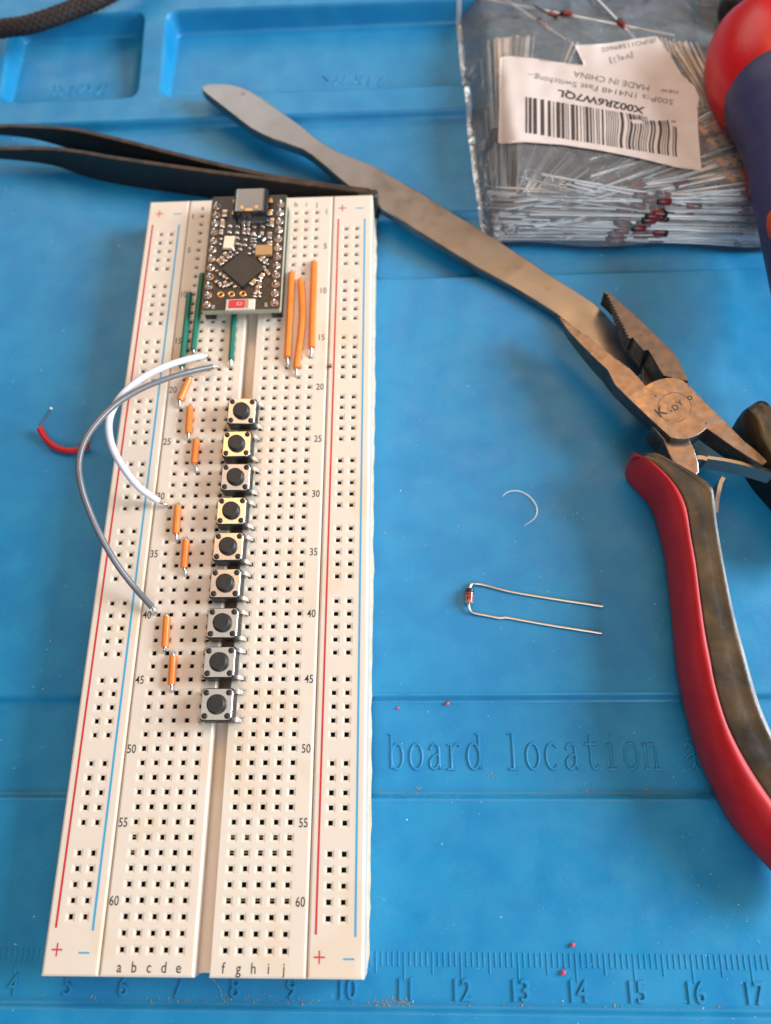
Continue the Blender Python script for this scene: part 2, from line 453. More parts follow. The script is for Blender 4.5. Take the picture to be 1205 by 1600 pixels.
# printed lines, signs, numbers and letters
def flat(name, x0, x1, y0, y1, m, z=.012, skew=0.0):
    b = MB(); b.add([(x0, y0, z), (x1, y0, z), (x1+skew, y1, z), (x0+skew, y1, z)], [(0, 1, 2, 3)]); return b.build(name, m, bb)
flat('rail_line', -12.07, -11.67, -154.2, -2.3, M_RED_INK)
flat('rail_line', -5.55, -5.15, -154.6, -2.5, M_BLUE_INK)
flat('rail_line', 33.0, 33.38, -154.9, -2.3, M_RED_INK, skew=.1)
flat('rail_line', 39.72, 40.1, -155.2, -2.4, M_BLUE_INK, skew=-.3)
for u, v, k, top in ((89, 1484, '+', 0), (131, 1489, '-', 0), (499, 1496, '+', 0), (545, 1499, '-', 0), (249, 334, '+', 1), (277, 334, '-', 1), (535, 325, '+', 1), (562, 325, '-', 1)):
    p = P(u, v, 0); b = MB()
    b.add([(p.x-.95, p.y-.13, .012), (p.x+.95, p.y-.13, .012), (p.x+.95, p.y+.13, .012), (p.x-.95, p.y+.13, .012)], [(0, 1, 2, 3)])
    if k == '+': b.add([(p.x-.13, p.y+.13, .012), (p.x+.13, p.y+.13, .012), (p.x+.13, p.y+1.0, .012), (p.x-.13, p.y+1.0, .012), (p.x-.13, p.y-1.0, .012), (p.x+.13, p.y-1.0, .012), (p.x+.13, p.y-.13, .012), (p.x-.13, p.y-.13, .012)], [(0, 1, 2, 3), (4, 5, 6, 7)])
    b.build('polarity_sign', M_RED_INK if k == '+' else M_BLUE_INK, bb)
def put_text(name, s, h, x, y, z, m, parent, sx=.78, bold=0.0, rot=0.0):
    vs_, fs_ = glyphs(s, h, sx, bold=bold or .012); c, d = math.cos(rot), math.sin(rot)
    b = MB(); b.add([(a*c-q*d+x, a*d+q*c+y, z) for a, q, w in vs_], fs_); return b.build(name, m, parent)
for r in [1]+list(range(5, 61, 5)):
    put_text('row_number', str(r), 1.62, -2.2, rowy(r), .014, M_BLACK_INK, bb)
    put_text('row_number', str(r), 1.62, 30.35, rowy(r), .014, M_BLACK_INK, bb)
for i, ch in enumerate('abcdefghij'):
    put_text('column_letter', ch, 1.75, COLX[i], -159.95, .014, M_BLACK_INK, bb, sx=.85)
    put_text('column_letter', ch, 1.6, COLX[i], 2.55, .014, M_BLACK_INK, bb, sx=.85, rot=0)
# ------------------------------------------------------------------ scorch mark
mb = MB(); p = P(515, 573, 0)
for k in range(9):
    a = random.uniform(0, 6.3); q = random.uniform(0, .55)
    mb.rbox((p.x+q*math.cos(a), p.y+q*1.3*math.sin(a), 0.0), (random.uniform(.2, .55), random.uniform(.15, .4), random.uniform(.1, .25)), .08, .03, 2, rot=a)
tag(mb.build('burnt_crumb', mat('burnt_residue', (.10, .035, .015), .5)), 'tiny dark brown burnt crumb stuck beside the right red rail line near row 18', 'crumb')

# ------------------------------------------------------------------ push buttons
def make_button():
    t = thing('push_button', (0, 0, 0), 'x', 'push button', 'tactile push buttons along the centre channel')
    b = MB(); b.rbox((0, 0, .25), (6.0, 6.0, 2.85), .5, .12, 3); b.build('base', M_BLKPL, t)
    b = MB(); b.rbox((0, 0, 3.1), (5.75, 5.75, .3), .7, .1, 4); b.build('cover_plate', M_PLATE, t)
    b = MB(); b.lathe((0, 0, 3.3), (0, 0, 4.55), [(0, 1.86), (.08, 1.86), (.12, 1.76), (.72, 1.72), (.9, 1.64), (1.0, 1.45)], 32); b.build('plunger', M_PLUNGER, t)
    for sx in (-1, 1):
        for sy in (-1, 1):
            b = MB(); b.lathe((sx*2.12, sy*2.12, 3.3), (sx*2.12, sy*2.12, 3.72), [(0, .56), (.6, .55), (.9, .45), (1.0, .3)], 16); b.build('rivet', M_BLKPL, t)
            b = MB(); w = .36
            prof = [(2.95, 1.75), (3.25, 1.7), (3.6, 1.2), (3.95, .45), (4.1, -.1), (4.1, -1.2)]
            rings = [[(sx*(x-.09), sy*2.54-w, z), (sx*(x-.09), sy*2.54+w, z), (sx*(x+.09), sy*2.54+w, z+.02), (sx*(x+.09), sy*2.54-w, z+.02)] for x, z in prof]
            b.stack(rings); recalc(b.build('leg', M_LEG, t))
    return t
proto_btn = make_button()
ordn = ['first', 'second', 'third', 'fourth', 'fifth', 'sixth', 'seventh', 'eighth', 'ninth']
btn_px = [(376, 637, -7, 9), (368.5, 690.5, 1, 0), (366.5, 741, -3, 6.5), (360, 795.5, -1, 0), (355, 851.5, -1, 0), (350.5, 909.5, 0, -1), (346, 971.5, -1, 0), (341, 1033, 1, 0), (337, 1099.5, 0, 0)]
for i, (u, v, tz, tx) in enumerate(btn_px):
    o = proto_btn if i == 0 else copy_tree(proto_btn)
    p = P(u, v, 4.35)
    o.location = Vector((p.x, p.y, .12))*S
    o.rotation_euler = (R(tx*.62), R(tx*.12), R(tz*.25))
    o['label'] = {0: 'black push button nearest the microcontroller board, first of the column of nine', 8: 'black push button at the near end of the column of nine'}.get(i, 'black push button with metal plate, %s in the column counted from the microcontroller board' % ordn[i])

# ------------------------------------------------------------------ microcontroller board
M_PCB = mat('black_solder_mask', (.018, .012, .010), .3, spec=.5, var=(14, (.05, .033, .024), .45, .7), bump=(25, .15, .006))
M_PCBEDGE = mat('fibreglass_edge', (.42, .45, .31), .6, var=(20, (.5, .52, .38), .4, .6))
M_GOLD = mat('gold_plating', (.80, .45, .16), .28, 1.0)
M_SOLDER = mat('solder', (.82, .815, .83), .18, 1.0)
M_CHIP = mat('chip_resin', (.032, .024, .018), .5, bump=(60, .2, .004), var=(3, (.045, .033, .025), .4, .7))
M_CAP = mat('tan_ceramic', (.50, .28, .14), .4)
M_CAP2 = mat('brown_ceramic', (.30, .17, .10), .4)
M_RES = mat('black_resistor', (.03, .027, .026), .35)
M_SHELL = mat('usb_shell', (.26, .255, .26), .24, 1.0, bump=(14, .1, .01))
M_LEDRED = mat('red_marking', (.70, .02, .035), .35)
M_WHITEP = mat('white_ceramic', (.78, .72, .64), .4)
M_SILK = mat('white_silkscreen', (.72, .70, .66), .5)
mc = thing('microcontroller_board', (12.4, -14, 0), 'small black microcontroller board with USB port plugged into the far end of the breadboard', 'circuit board')
ZP = 4.0
def U(x, y, z=ZP): return P(300+x/7.27, 290+y/7.27, z)
XL, XR, YN, YS = 3.42, 21.3, 1.9, -30.5
b = MB(); cx, cy = (XL+XR)/2, (YN+YS)/2
b.stack([[(cx+x, cy+y, z) for x, y in rrect(XR-XL, YN-YS, .35, 2)] for z in (ZP-1.55, ZP-.06)], 0, cap1=False)
b.build('pcb', M_PCBEDGE, mc)
b = MB(); b.stack([[(cx+x, cy+y, z) for x, y in rrect(XR-XL-.02, YN-YS-.02, .35, 2)] for z in (ZP-.06, ZP)], 0); b.build('solder_mask', M_PCB, mc)
PINX = (4.75, 20.0)
for x in PINX:
    b = MB(); b.rbox((x+.1, -14.9, .05), (2.4, 30.4, ZP-1.62), .1, .08, 1); b.build('pin_header', M_BLKPL, mc)
for x in PINX:
    for k in range(12):
        y = -1.05-PT*k
        b = MB(); b.lathe((x, y, ZP-.02), (x+random.uniform(-.08, .08), y+random.uniform(-.05, .1), ZP+1.35+random.uniform(-.15, .2)), [(0, .80), (.08, .72), (.3, .5), (.6, .37), (.85, .31), (.96, .2), (1.0, .05)], 18)
        b.build('solder_joint', M_SOLDER, mc)
        b = MB(); b.lathe((x, y, ZP+.001), (x, y, ZP+.02), [(0, .86), (1, .85)], 20); b.build('pad', M_GOLD, mc)
# usb port
zt = ZP+3.15
u0, u1, u2 = U(452, 290, zt), U(848, 290, zt), U(452, 42, zt)
ux, uy = (u0.x+u1.x)/2, (u0.y+u2.y)/2
b = MB(); w, ln = u1.x-u0.x, u2.y-u0.y
rings = []
for yy, ins in ((uy-ln/2, 0), (uy+ln/2, 0)):
    rings.append([(ux+px, yy, ZP+1.6+pz) for px, pz in rrect(w, 3.1, 1.1, 5)])
b.stack(rings, 0, cap1=False); 
b.stack([[(ux+px, uy+ln/2, ZP+1.6+pz) for px, pz in rrect(w, 3.1, 1.1, 5)], [(ux+px, uy+ln/2, ZP+1.6+pz) for px, pz in rrect(w-.6, 2.5, .9, 5)], [(ux+px, uy-ln/2+1, ZP+1.6+pz) for px, pz in rrect(w-.6, 2.5, .9, 5)]], 0, cap0=False)
usb = recalc(b.build('usb_port', M_SHELL, mc))
ORIG[usb.name] = loc_of(mc)
b = MB(); b.rbox((ux, uy+.6, ZP+1.3), (w-2.4, ln-1.6, .6), .1, .05, 1); b.build('contact_tongue', M_BLKPL, usb)
for sx in (-.22, .2):
    b = MB(); b.rbox((ux+sx*w, uy-ln/2+1.1, zt-.01), (.7, .75, .06), .15, .02, 2); b.build('spring_tab', M_GOLD, usb)
b = MB(); b.rbox((ux-.1, uy-ln/2+.3, zt-.04), (1.6, .7, .09), .1, .02, 2); b.build('shell_seam', M_GOLD, usb)
for k in range(12):
    b = MB(); b.rbox((ux-w*.37+k*w*.74/11, uy-ln/2-.45, ZP), (.26, 1.0, .2), .05, .03, 1); b.build('usb_pin', M_STEEL, mc)
for sx in (-1, 1):
    for yy in (uy-1.6, uy+1.9):
        b = MB(); b.rbox((ux+sx*(w/2+.25), yy, ZP), (.75, 1.15, .9), .2, .1, 2); b.build('shell_lug', M_GOLD, mc)
# chip, turned by 45 degrees
cc = U(578, 942, ZP+.9)
d1 = (U(815, 925, ZP+.9)-U(345, 930, ZP+.9)).length/math.sqrt(2)
b = MB(); b.rbox((cc.x, cc.y, ZP+.05), (d1, d1, .85), .12, .06, 1, rot=R(45)); chip = b.build('chip', M_CHIP, mc)
for sd in range(4):
    for k in range(9):
        a = R(45+90*sd); q = -d1*.4+k*d1*.1; rr = d1/2+.12
        x = cc.x+math.cos(a)*rr-math.sin(a)*q; y = cc.y+math.sin(a)*rr+math.cos(a)*q
        b = MB(); b.rbox((x, y, ZP), (.4, .22, .12), .04, .03, 1, rot=a); b.build('chip_lead', M_SOLDER, mc)
def smd(name, x, y, wx, wy, h, body, rot=0, vertical=True):
    """two-terminal part: a ceramic body with a metal cap on each end"""
    p = U(x, y, ZP+h); q = U(x+wx/2, y, ZP+h); r_ = U(x, y+wy/2, ZP+h)
    w, l = max(abs(q.x-p.x)*2, .3), max(abs(r_.y-p.y)*2, .3)
    b = MB(); ca, sa = math.cos(R(rot)), math.sin(R(rot))
    def at_(dx, dy): return (p.x+dx*ca-dy*sa, p.y+dx*sa+dy*ca, ZP+.01)
    if vertical:
        b.rbox(at_(0, 0), (w, l*.6, h), .05, .05, 1, rot=R(rot), mi=0)
        for s in (-1, 1): b.rbox(at_(0, s*l*.39), (w*1.03, l*.26, h*1.04), .08, .08, 2, rot=R(rot), mi=1)
    else:
        b.rbox(at_(0, 0), (w*.6, l, h), .05, .05, 1, rot=R(rot), mi=0)
        for s in (-1, 1): b.rbox(at_(s*w*.39, 0), (w*.26, l*1.03, h*1.04), .08, .08, 2, rot=R(rot), mi=1)
    return b.build(name, [body, M_SOLDER], mc)
for a in [(345, 425, 45, 90), (330, 522, 38, 55), (372, 312, 55, 75), (905, 412, 42, 95), (888, 300, 55, 60), (880, 650, 50, 40)]:
    smd('capacitor', *a, .55, M_CAP)
for a in [(428, 490, 40, 90), (518, 495, 42, 95), (705, 500, 40, 95), (797, 495, 38, 95), (856, 412, 34, 75), (515, 622, 36, 85), (600, 640, 40, 80), (650, 735, 32, 75), (706, 722, 34, 75), (325, 630, 30, 75), (548, 690, 36, 70), (695, 580, 60, 52), (692, 650, 60, 48)]:
    smd('resistor', *a, .42, M_RES)
for a in [(583, 425, 30, 60), (638, 425, 30, 60), (588, 508, 32, 70), (638, 512, 32, 70), (880, 560, 45, 70), (765, 1110, 45, 80), (745, 1175, 45, 70), (712, 1235, 32, 50), (765, 1238, 30, 50)]:
    smd('capacitor', *a, .45, M_CAP2)
for x, y, wx, wy, rot, bd in [(395, 790, 50, 95, 42, M_CAP2), (352, 832, 42, 85, 42, M_CAP), (312, 866, 45, 85, 42, M_CAP2), (443, 770, 28, 60, 42, M_RES), (490, 748, 28, 60, 42, M_RES), (790, 590, 60, 80, 50, M_RES), (788, 822, 44, 60, -40, M_CAP), (828, 852, 34, 60, -40, M_CAP2), (836, 902, 34, 60, -42, M_RES), (856, 978, 36, 90, 38, M_CAP), (788, 1022, 48, 70, -30, M_CAP), (694, 1092, 50, 80, -40, M_CAP), (300, 985, 34, 80, 45, M_RES), (340, 1015, 34, 80, 45, M_RES), (378, 1035, 30, 70, 45, M_CAP2), (300, 1110, 40, 90, 45, M_RES), (335, 1125, 36, 80, 45, M_RES), (388, 1112, 44, 70, 35, M_CAP2), (462, 1128, 36, 75, 45, M_RES)]:
    smd('capacitor' if bd is not M_RES else 'resistor', x, y, wx*.9, wy*.9, .5, bd, rot)
p = U(812, 726, ZP+.9); q = U(900, 780, ZP+.9)
b = MB(); b.rbox((p.x, p.y, ZP), (2*(q.x-p.x), 2*(p.y-q.y), .9), .12, .08, 2); b.build('tantalum_capacitor', mat('ochre_resin', (.50, .27, .11), .45), mc)
p = U(420, 638, ZP+.8); q = U(480, 715, ZP+.8)
b = MB(); b.rbox((p.x, p.y, ZP), (2*(q.x-p.x), 2*(p.y-q.y), .55), .15, .08, 2, rot=R(-3)); cr = b.build('crystal', mat('crystal_can', (.78, .66, .54), .25, 1.0), mc)
b = MB(); b.rbox((p.x, p.y, ZP+.55), (1.8*(q.x-p.x), 1.75*(p.y-q.y), .18), .2, .07, 2, rot=R(-3)); b.build('crystal_lid', M_STEEL, mc)
for x, y in ((325, 1237), (447, 1232), (577, 1228)):
    p = U(x, y); b = MB()
    ring = [[(p.x+r*math.cos(k*.2618), p.y+r*math.sin(k*.2618), z) for k in range(24)] for r, z in ((.82, ZP+.004), (.74, ZP+.09), (.55, ZP+.1), (.42, ZP+.04), (.40, ZP-.05))]
    b.stack(ring, 0, True, False, False); b.add([(p.x+.41*math.cos(k*.2618), p.y+.41*math.sin(k*.2618), ZP+.012) for k in range(24)], [tuple(range(24))], 1)
    b.build('plated_hole', [M_GOLD, M_DARKHOLE], mc)
p = U(548, 1340, ZP+.9); q = U(705, 1395, ZP+.9); wr, lr = 2*(q.x-p.x), 2*(p.y-q.y)
b = MB(); b.rbox((p.x, p.y, ZP), (wr, lr, .7), .1, .06, 1); led = b.build('led', M_WHITEP, mc)
for s in (-1, 1):
    b = MB(); b.rbox((p.x+s*wr*.47, p.y-.05, ZP), (wr*.1, lr*1.06, .45), .1, .05, 1); b.build('led_terminal', M_SOLDER, mc)
ORIG[led.name] = loc_of(mc)
b = MB(); b.rbox((p.x-wr*.13, p.y+lr*.02, ZP+.69), (wr*.56, lr*.78, .16), .05, .04, 1); b.build('red_cap', M_LEDRED, led)
b = MB(); b.rbox((p.x+wr*.23, p.y+lr*.02, ZP+.69), (wr*.12, lr*.78, .15), .05, .04, 1); b.build('pale_band', M_CAP, led)
put_text('led_marking', 'C3', .78, p.x-wr*.03, p.y, ZP+.86, M_SILK, led, sx=1.0, rot=math.pi)
p = U(240, 1378); put_text('silkscreen_text', '106', .72, p.x, p.y, ZP+.012, M_SILK, mc, rot=R(90))
p = U(842, 1352); put_text('silkscreen_text', '009', .72, p.x, p.y, ZP+.012, M_SILK, mc, rot=R(90))

# ------------------------------------------------------------------ jumper wires
def jumper(name, pts, m, label, z=.78, r=.74, bare=True, cat='jumper wire', group=None, tail=None, stub=True):
    """insulated span on the board; bare wire bends down into the socket at the end 'tail'"""
    a = [P(u, v, z) for u, v in pts]
    c = Vector((a[0].x, a[0].y, 0))
    t = thing(name, c, label, cat, group)
    path = smoothpath(a, 6) if len(a) > 2 else [a[0]+(a[1]-a[0])*k/6 for k in range(7)]
    b = MB(); b.tube(path, r, 14); bevel(b.build('insulation', m, t), .12, 2, 60)
    d0 = (path[0]-path[1]).normalized(); d1 = (path[-1]-path[-2]).normalized()
    tp = P(tail[0], tail[1], .25) if tail else path[-1]+d1*1.4
    b = MB(); e = path[-1]
    b.tube(smoothpath([e-d1*.6, e+d1*.1, e.lerp(tp, .55)+Vector((0, 0, .12)), Vector((tp.x, tp.y, .1)), Vector((tp.x, tp.y-.05, -1.2))], 5), .31, 10); b.build('bare_end', M_STEEL, t)
    if stub:
        s = path[0]
        b = MB(); b.tube(smoothpath([s-d0*.6, s+d0*.3, s+d0*.75+Vector((0, 0, -.4)), Vector((s.x+d0.x*.85, s.y+d0.y*.85, -1.2))], 5), .31, 10); b.build('bare_end', M_STEEL, t)
    return t
GO = 'long orange jumper wires right of the microcontroller'
jumper('jumper_wire', [(456, 427), (449, 558)], M_ORANGE, 'long orange jumper wire closest to the microcontroller board on its right', tail=(450, 572), group=GO)
jumper('jumper_wire', [(470, 438), (472, 500), (463, 575)], M_ORANGE, 'slightly bent long orange jumper wire, middle of the three right of the microcontroller', tail=(464, 587), group=GO)
jumper('jumper_wire', [(491, 410), (487, 543)], M_ORANGE, 'long orange jumper wire nearest the row numbers 10 and 15 on the right', tail=(486, 556), group=GO)
GG = 'green jumper wires beside the microcontroller'
jumper('jumper_wire', [(296, 459), (284, 573)], M_GREEN, 'green jumper wire farthest left, beside the left row number 10', tail=(283, 581), r=.68, group=GG)
jumper('jumper_wire', [(316, 429), (302, 547)], M_GREEN, 'green jumper wire running along the left side of the microcontroller board', tail=(303, 553), r=.68, group=GG)
jumper('jumper_wire', [(367, 478), (361, 562)], M_GREEN, 'green jumper wire coming out from under the microcontroller board near the centre channel', tail=(361, 572), r=.62, group=GG)
GS = 'short orange jumper wires left of the buttons'
for (a, c, t, l) in [((296, 592), (281, 625), (281, 636), 'short slanted orange jumper wire beside left row number 20'),
                     ((297, 637), (294.5, 677), (295, 686), 'short upright orange jumper wire just below the slanted one, near row 23'),
                     ((307, 688), (303.5, 724), (308, 736), 'short orange jumper wire level with the second and third push buttons'),
                     ((278, 791), (275, 834), (277, 844), 'short orange jumper wire below the end of the white wire'),
                     ((291, 845), (287.5, 887), (291, 898), 'short orange jumper wire level with the fifth push button'),
                     ((261, 964), (258, 1011), (257, 1019), 'short orange jumper wire below the end of the grey wire at row 40'),
                     ((271, 1025), (268, 1070), (270, 1080), 'short orange jumper wire nearest left row number 45')]:
    jumper('jumper_wire', [a, c], M_ORANGE, l, tail=t, group=GS)
def arc_wire(pts, r, m, label, b0, b1):
    p = [P(*q) for q in pts]
    t = thing('jumper_wire', (p[0].x, p[0].y, 0), label, 'jumper wire')
    path = smoothpath(p, 10)
    b = MB(); b.tube(path, r, 14); b.build('insulation', m, t)
    for e, d, q in ((path[0], (path[0]-path[1]).normalized(), b0), (path[-1], (path[-1]-path[-2]).normalized(), b1)):
        tp = P(q[0], q[1], .2); b = MB()
        b.tube(smoothpath([e-d*1.0, e, e+d*.5, e.lerp(tp, .7)+Vector((0, 0, .5)), Vector((tp.x, tp.y, 0)), Vector((tp.x, tp.y, -1.2))], 6), .31, 10); b.build('bare_end', M_STEEL, t)
arc_wire([(318, 556.5, 1.6), (295, 561, 3.2), (260, 572, 6), (222, 591, 9), (192, 616, 11), (174, 645, 12), (170, 672, 12), (177, 702, 10.5), (195, 734, 8), (218, 762, 4.5), (247, 783, 1.4)], .74, M_WHITE, 'white insulated wire looping over the left power rail in front of the red line', (327, 558), (263, 791))
arc_wire([(332, 573, 1.5), (300, 580, 4), (262, 591, 7.5), (220, 608, 11.5), (182, 631, 14.5), (152, 660, 16), (131, 692, 16.5), (123, 725, 16), (127, 760, 15), (139, 797, 13), (157, 837, 10), (181, 879, 6.5), (207, 914, 3.5), (238, 949, 1.3)], .62, M_GREY, 'long grey insulated wire arching out past the left edge of the breadboard', (343, 574), (244, 959))

# red offcut lying on the mat
p = [P(u, v, z) for u, v, z in ((62, 669, -7.2), (70, 683, -7.7), (84, 697, -7.9), (103, 704, -7.9), (122, 703, -7.9), (138, 697, -7.6))]
t = thing('wire_offcut', (p[2].x, p[2].y, ZM), 'curved red wire offcut with bare ends lying on the mat left of the breadboard', 'wire')
b = MB(); b.tube(smoothpath(p, 7), .72, 12); b.build('insulation', M_REDW, t)
for q in ([(64, 672, -7.4), (62, 667, -7.0), (69, 655, -4.5), (80, 638, 1.0)], [(136, 698, -7.7), (140, 695, -7.2), (144, 683, -4.6), (148, 671, -2.0)]):
    b = MB(); b.tube(smoothpath([P(*k) for k in q], 6), .31, 10); b.build('bare_end', M_STEEL, t)

# ------------------------------------------------------------------ loose diode
M_LEAD = mat('tinned_lead', (.80, .70, .60), .3, 1.0)
M_GLASSRED = mat('red_glass', (.22, .02, .016), .12, spec=.6, coat=.5, var=(14, (.62, .16, .10), .52, .62), stretch=(.4, 2.2, 1))
M_BAND = mat('black_band', (.012, .010, .010), .3)
M_CLEAR = mat('clear_glass_end', (.34, .16, .13), .08, spec=.7, coat=.6)
ZL = ZM+.3
ct, cb = P(734.5, 919, ZM+.95), P(732.8, 943.5, ZM+.95)
t = thing('diode', (ct.x, ct.y, ZM), 'single glass diode with both leads bent right, lying on the blue mat', 'diode')
ax = cb-ct
b = MB(); b.lathe(ct+ax*.02, cb, [(0, .35), (.02, .7), (.08, .86), (.2, .88), (.8, .88), (.93, .84), (.985, .66), (1, .3)], 28); body = b.build('glass_body', M_GLASSRED, t)
ORIG[body.name] = loc_of(t)
b = MB(); b.lathe(ct, cb, [(.03, .72), (.07, .87), (.10, .905), (.30, .905), (.31, .88)], 28); b.build('cathode_band', M_BAND, body)
b = MB(); b.lathe(ct, cb, [(.52, .88), (.53, .90), (.565, .90), (.575, .88)], 28); b.build('ring_mark', M_CLEAR, body)
b = MB(); b.lathe(ct, cb, [(.82, .88), (.83, .90), (.92, .87), (.985, .70), (1.0, .66)], 28); b.build('end_seal', M_CLEAR, body)
for pts in ([(734.6, 921, -7.9), (735, 916.5, -7.95), (738, 912.5, -8.1), (746, 912, -8.3), (762, 915.5, -8.45), (795, 924, -8.5), (850, 933.5, -8.5), (942, 947.5, -8.45)],
            [(732.8, 942, -7.9), (732.6, 948, -7.95), (734.5, 953.5, -8.1), (742, 958, -8.3), (762, 962, -8.45), (780, 965.5, -8.5), (792, 965, -8.45), (806, 967.5, -8.5), (860, 977, -8.5), (940, 989.5, -8.45)]):
    b = MB(); b.tube(smoothpath([P(*q) for q in pts], 5), .26, 10); b.build('lead', M_LEAD, t)

# ------------------------------------------------------------------ steel pry tool
M_BAR = mat('worn_steel', (.31, .325, .36), .3, 1.0, var=(.8, (.26, .27, .295), .4, .7), spots=(1.3, (.20, .13, .10), .715), bump=(2, .06, .02), rvar=(2, .26, .4))
top = [(315, 136), (321, 131.5), (332, 130), (345, 130), (360, 131), (376, 135), (391, 141.5), (409, 152), (427, 165), (445, 177.5), (463, 190), (476, 200), (489, 211), (504, 222), (520, 231.5), (538, 240), (556, 247), (574, 254), (592, 261.5), (620, 279), (660, 301), (700, 327), (750, 357), (800, 389), (830, 408), (854, 425), (884, 444), (905, 457), (930, 474), (946, 489), (966, 512), (990, 545), (1010, 578)]
bot = [(315, 138), (318, 143), (325, 149), (334, 156), (347, 166), (360, 176), (375, 188), (391, 200), (409, 210), (427, 218), (443, 223), (458, 228.5), (473, 234), (487, 243), (499, 253), (510, 262), (520, 271), (532, 281), (545, 291.5), (571, 309), (610, 333), (650, 360), (700, 391), (750, 421), (785, 440), (808, 453), (830, 466), (848, 477), (868, 490), (890, 508), (915, 533), (945, 567), (975, 603)]
def barz(u): return -1.4 + (-6.4+1.4)*min(1, max(0, (u-315)/480))
th = 2.3
rt = [P(u, v, barz(u)) for u, v in top]; rb = [P(u, v, barz(u)) for u, v in bot]
b = MB(); n = len(rt); e = .35
vv = []
for a, c in zip(rt, rb):
    d = (c-a).normalized() if (c-a).length > .2 else Vector((0, 0, 0))
    vv += [a+d*e, c-d*e, c+Vector((0, 0, -.3)), c+Vector((0, 0, -th)), a+Vector((0, 0, -th)), a+Vector((0, 0, -.3))]
fs = []
for i in range(n-1):
    for k in range(6): fs.append((i*6+k, i*6+(k+1) % 6, (i+1)*6+(k+1) % 6, (i+1)*6+k))
fs += [tuple(range(6)), tuple((n-1)*6+k for k in range(5, -1, -1))]
b.add(vv, fs)
tool = recalc(b.build('pry_tool', M_BAR))
tag(tool, 'flat steel pry tool with a blade end, reaching from the tray to the pliers', 'pry tool')

# ------------------------------------------------------------------ tweezers lying on edge
M_TWZ = mat('black_coated_steel', (.012, .011, .011), .38, spec=.5, bump=(40, .12, .006), var=(5, (.02, .017, .015), .4, .7))
M_TWE = mat('warm_lit_tweezer_edge', (.06, .034, .024), .42, .3, var=(4, (.02, .015, .012), .4, .6))  # warm light along the arms' top edges, put into a brown colour
tw = thing('tweezers', P(300, 280, ZM), 'black tweezers lying on edge across the far end of the breadboard', 'tweezers')
def arm(edge, hts, thick):
    secs = []
    pts = []
    for (u, v), h in zip(edge, hts):
        zt_ = -4.4+h/2; p = P(u, v, zt_); pts.append((p, zt_, -4.4-h/2))
    path = smoothpath([Vector((p.x, p.y, zt_)) for p, zt_, zb in pts], 4)
    low = smoothpath([Vector((p.x, p.y, zb)) for p, zt_, zb in pts], 4)
    for i, p in enumerate(path):
        d = (path[min(i+1, len(path)-1)]-path[max(i-1, 0)]); d.z = 0; d.normalize(); nrm = Vector((-d.y, d.x, 0))*thick
        q = low[i]; c = .18
        secs.append([Vector((p.x, p.y, p.z-c)), Vector((p.x, p.y, p.z))+nrm*.15, p+nrm*.85, p+nrm+Vector((0, 0, -c)), Vector((p.x, p.y, q.z))+nrm, Vector((p.x, p.y, q.z))])
    b = MB(); b.stack(secs); o = recalc(b.build('arm', [M_TWZ, M_TWE], tw))
    for f in o.data.polygons:
        if f.normal.z > .5: f.material_index = 1
    return o
arm([(-40, 199), (0, 199), (51, 200), (103, 203.5), (144, 211), (206, 226), (288, 247), (391, 271), (463, 284), (520, 293), (576, 300)], [2.2, 2.6, 4.0, 7.0, 8.7, 8.8, 8.8, 8.8, 8.8, 8.8, 8.4], 1.4)
arm([(-40, 236), (0, 235), (67, 234.5), (118, 239), (170, 248), (231, 257), (309, 268), (391, 278.5), (463, 288), (514, 294.5), (576, 302)], [2.6, 3.0, 5.0, 8.2, 8.8, 8.8, 8.8, 8.8, 8.8, 8.8, 8.4], 1.4)
e0 = P(574, 301, -.1)
b = MB(); b.rbox((e0.x, e0.y+.4, -8.4), (5.0, 2.6, 8.0), .8, .3, 3, rot=R(-8)); b.build('joint', M_TWZ, tw)

# ------------------------------------------------------------------ pliers
M_PLY = mat('plier_steel', (.40, .31, .25), .28, 1.0, var=(6, (.27, .205, .165), .35, .70), spots=(5, (.15, .095, .065), .69), bump=(16, .14, .010), rvar=(5, .26, .48))
M_PLYJ = mat('jaw_steel', (.25, .215, .195), .38, 1.0, var=(5, (.17, .14, .125), .36, .70), spots=(4.5, (.07, .045, .03), .72), bump=(34, .25, .008), rvar=(5, .32, .55))
M_PLYD = mat('plier_dark_steel', (.12, .105, .10), .45, .8, var=(5, (.20, .17, .15), .45, .7), bump=(34, .3, .008))
M_GRIPB = mat('black_grip', (.032, .023, .016), .36, spec=.55, var=(1.7, (.12, .068, .028), .36, .78), bump=(7, .25, .02), rvar=(2.5, .26, .44))  # brown patches put a warm lamp reflection into the black rubber's colour
M_GRIPR = mat('red_grip', (.50, .010, .017), .5, spec=.4, var=(3, (.42, .008, .013), .4, .7), bump=(30, .1, .006))
pl = thing('pliers', P(1060, 640, ZM), 'long nose pliers with open rusty jaws and red and black handles', 'pliers')
def Z7(x, y): return (800+x/2.975, 430+y/2.975)
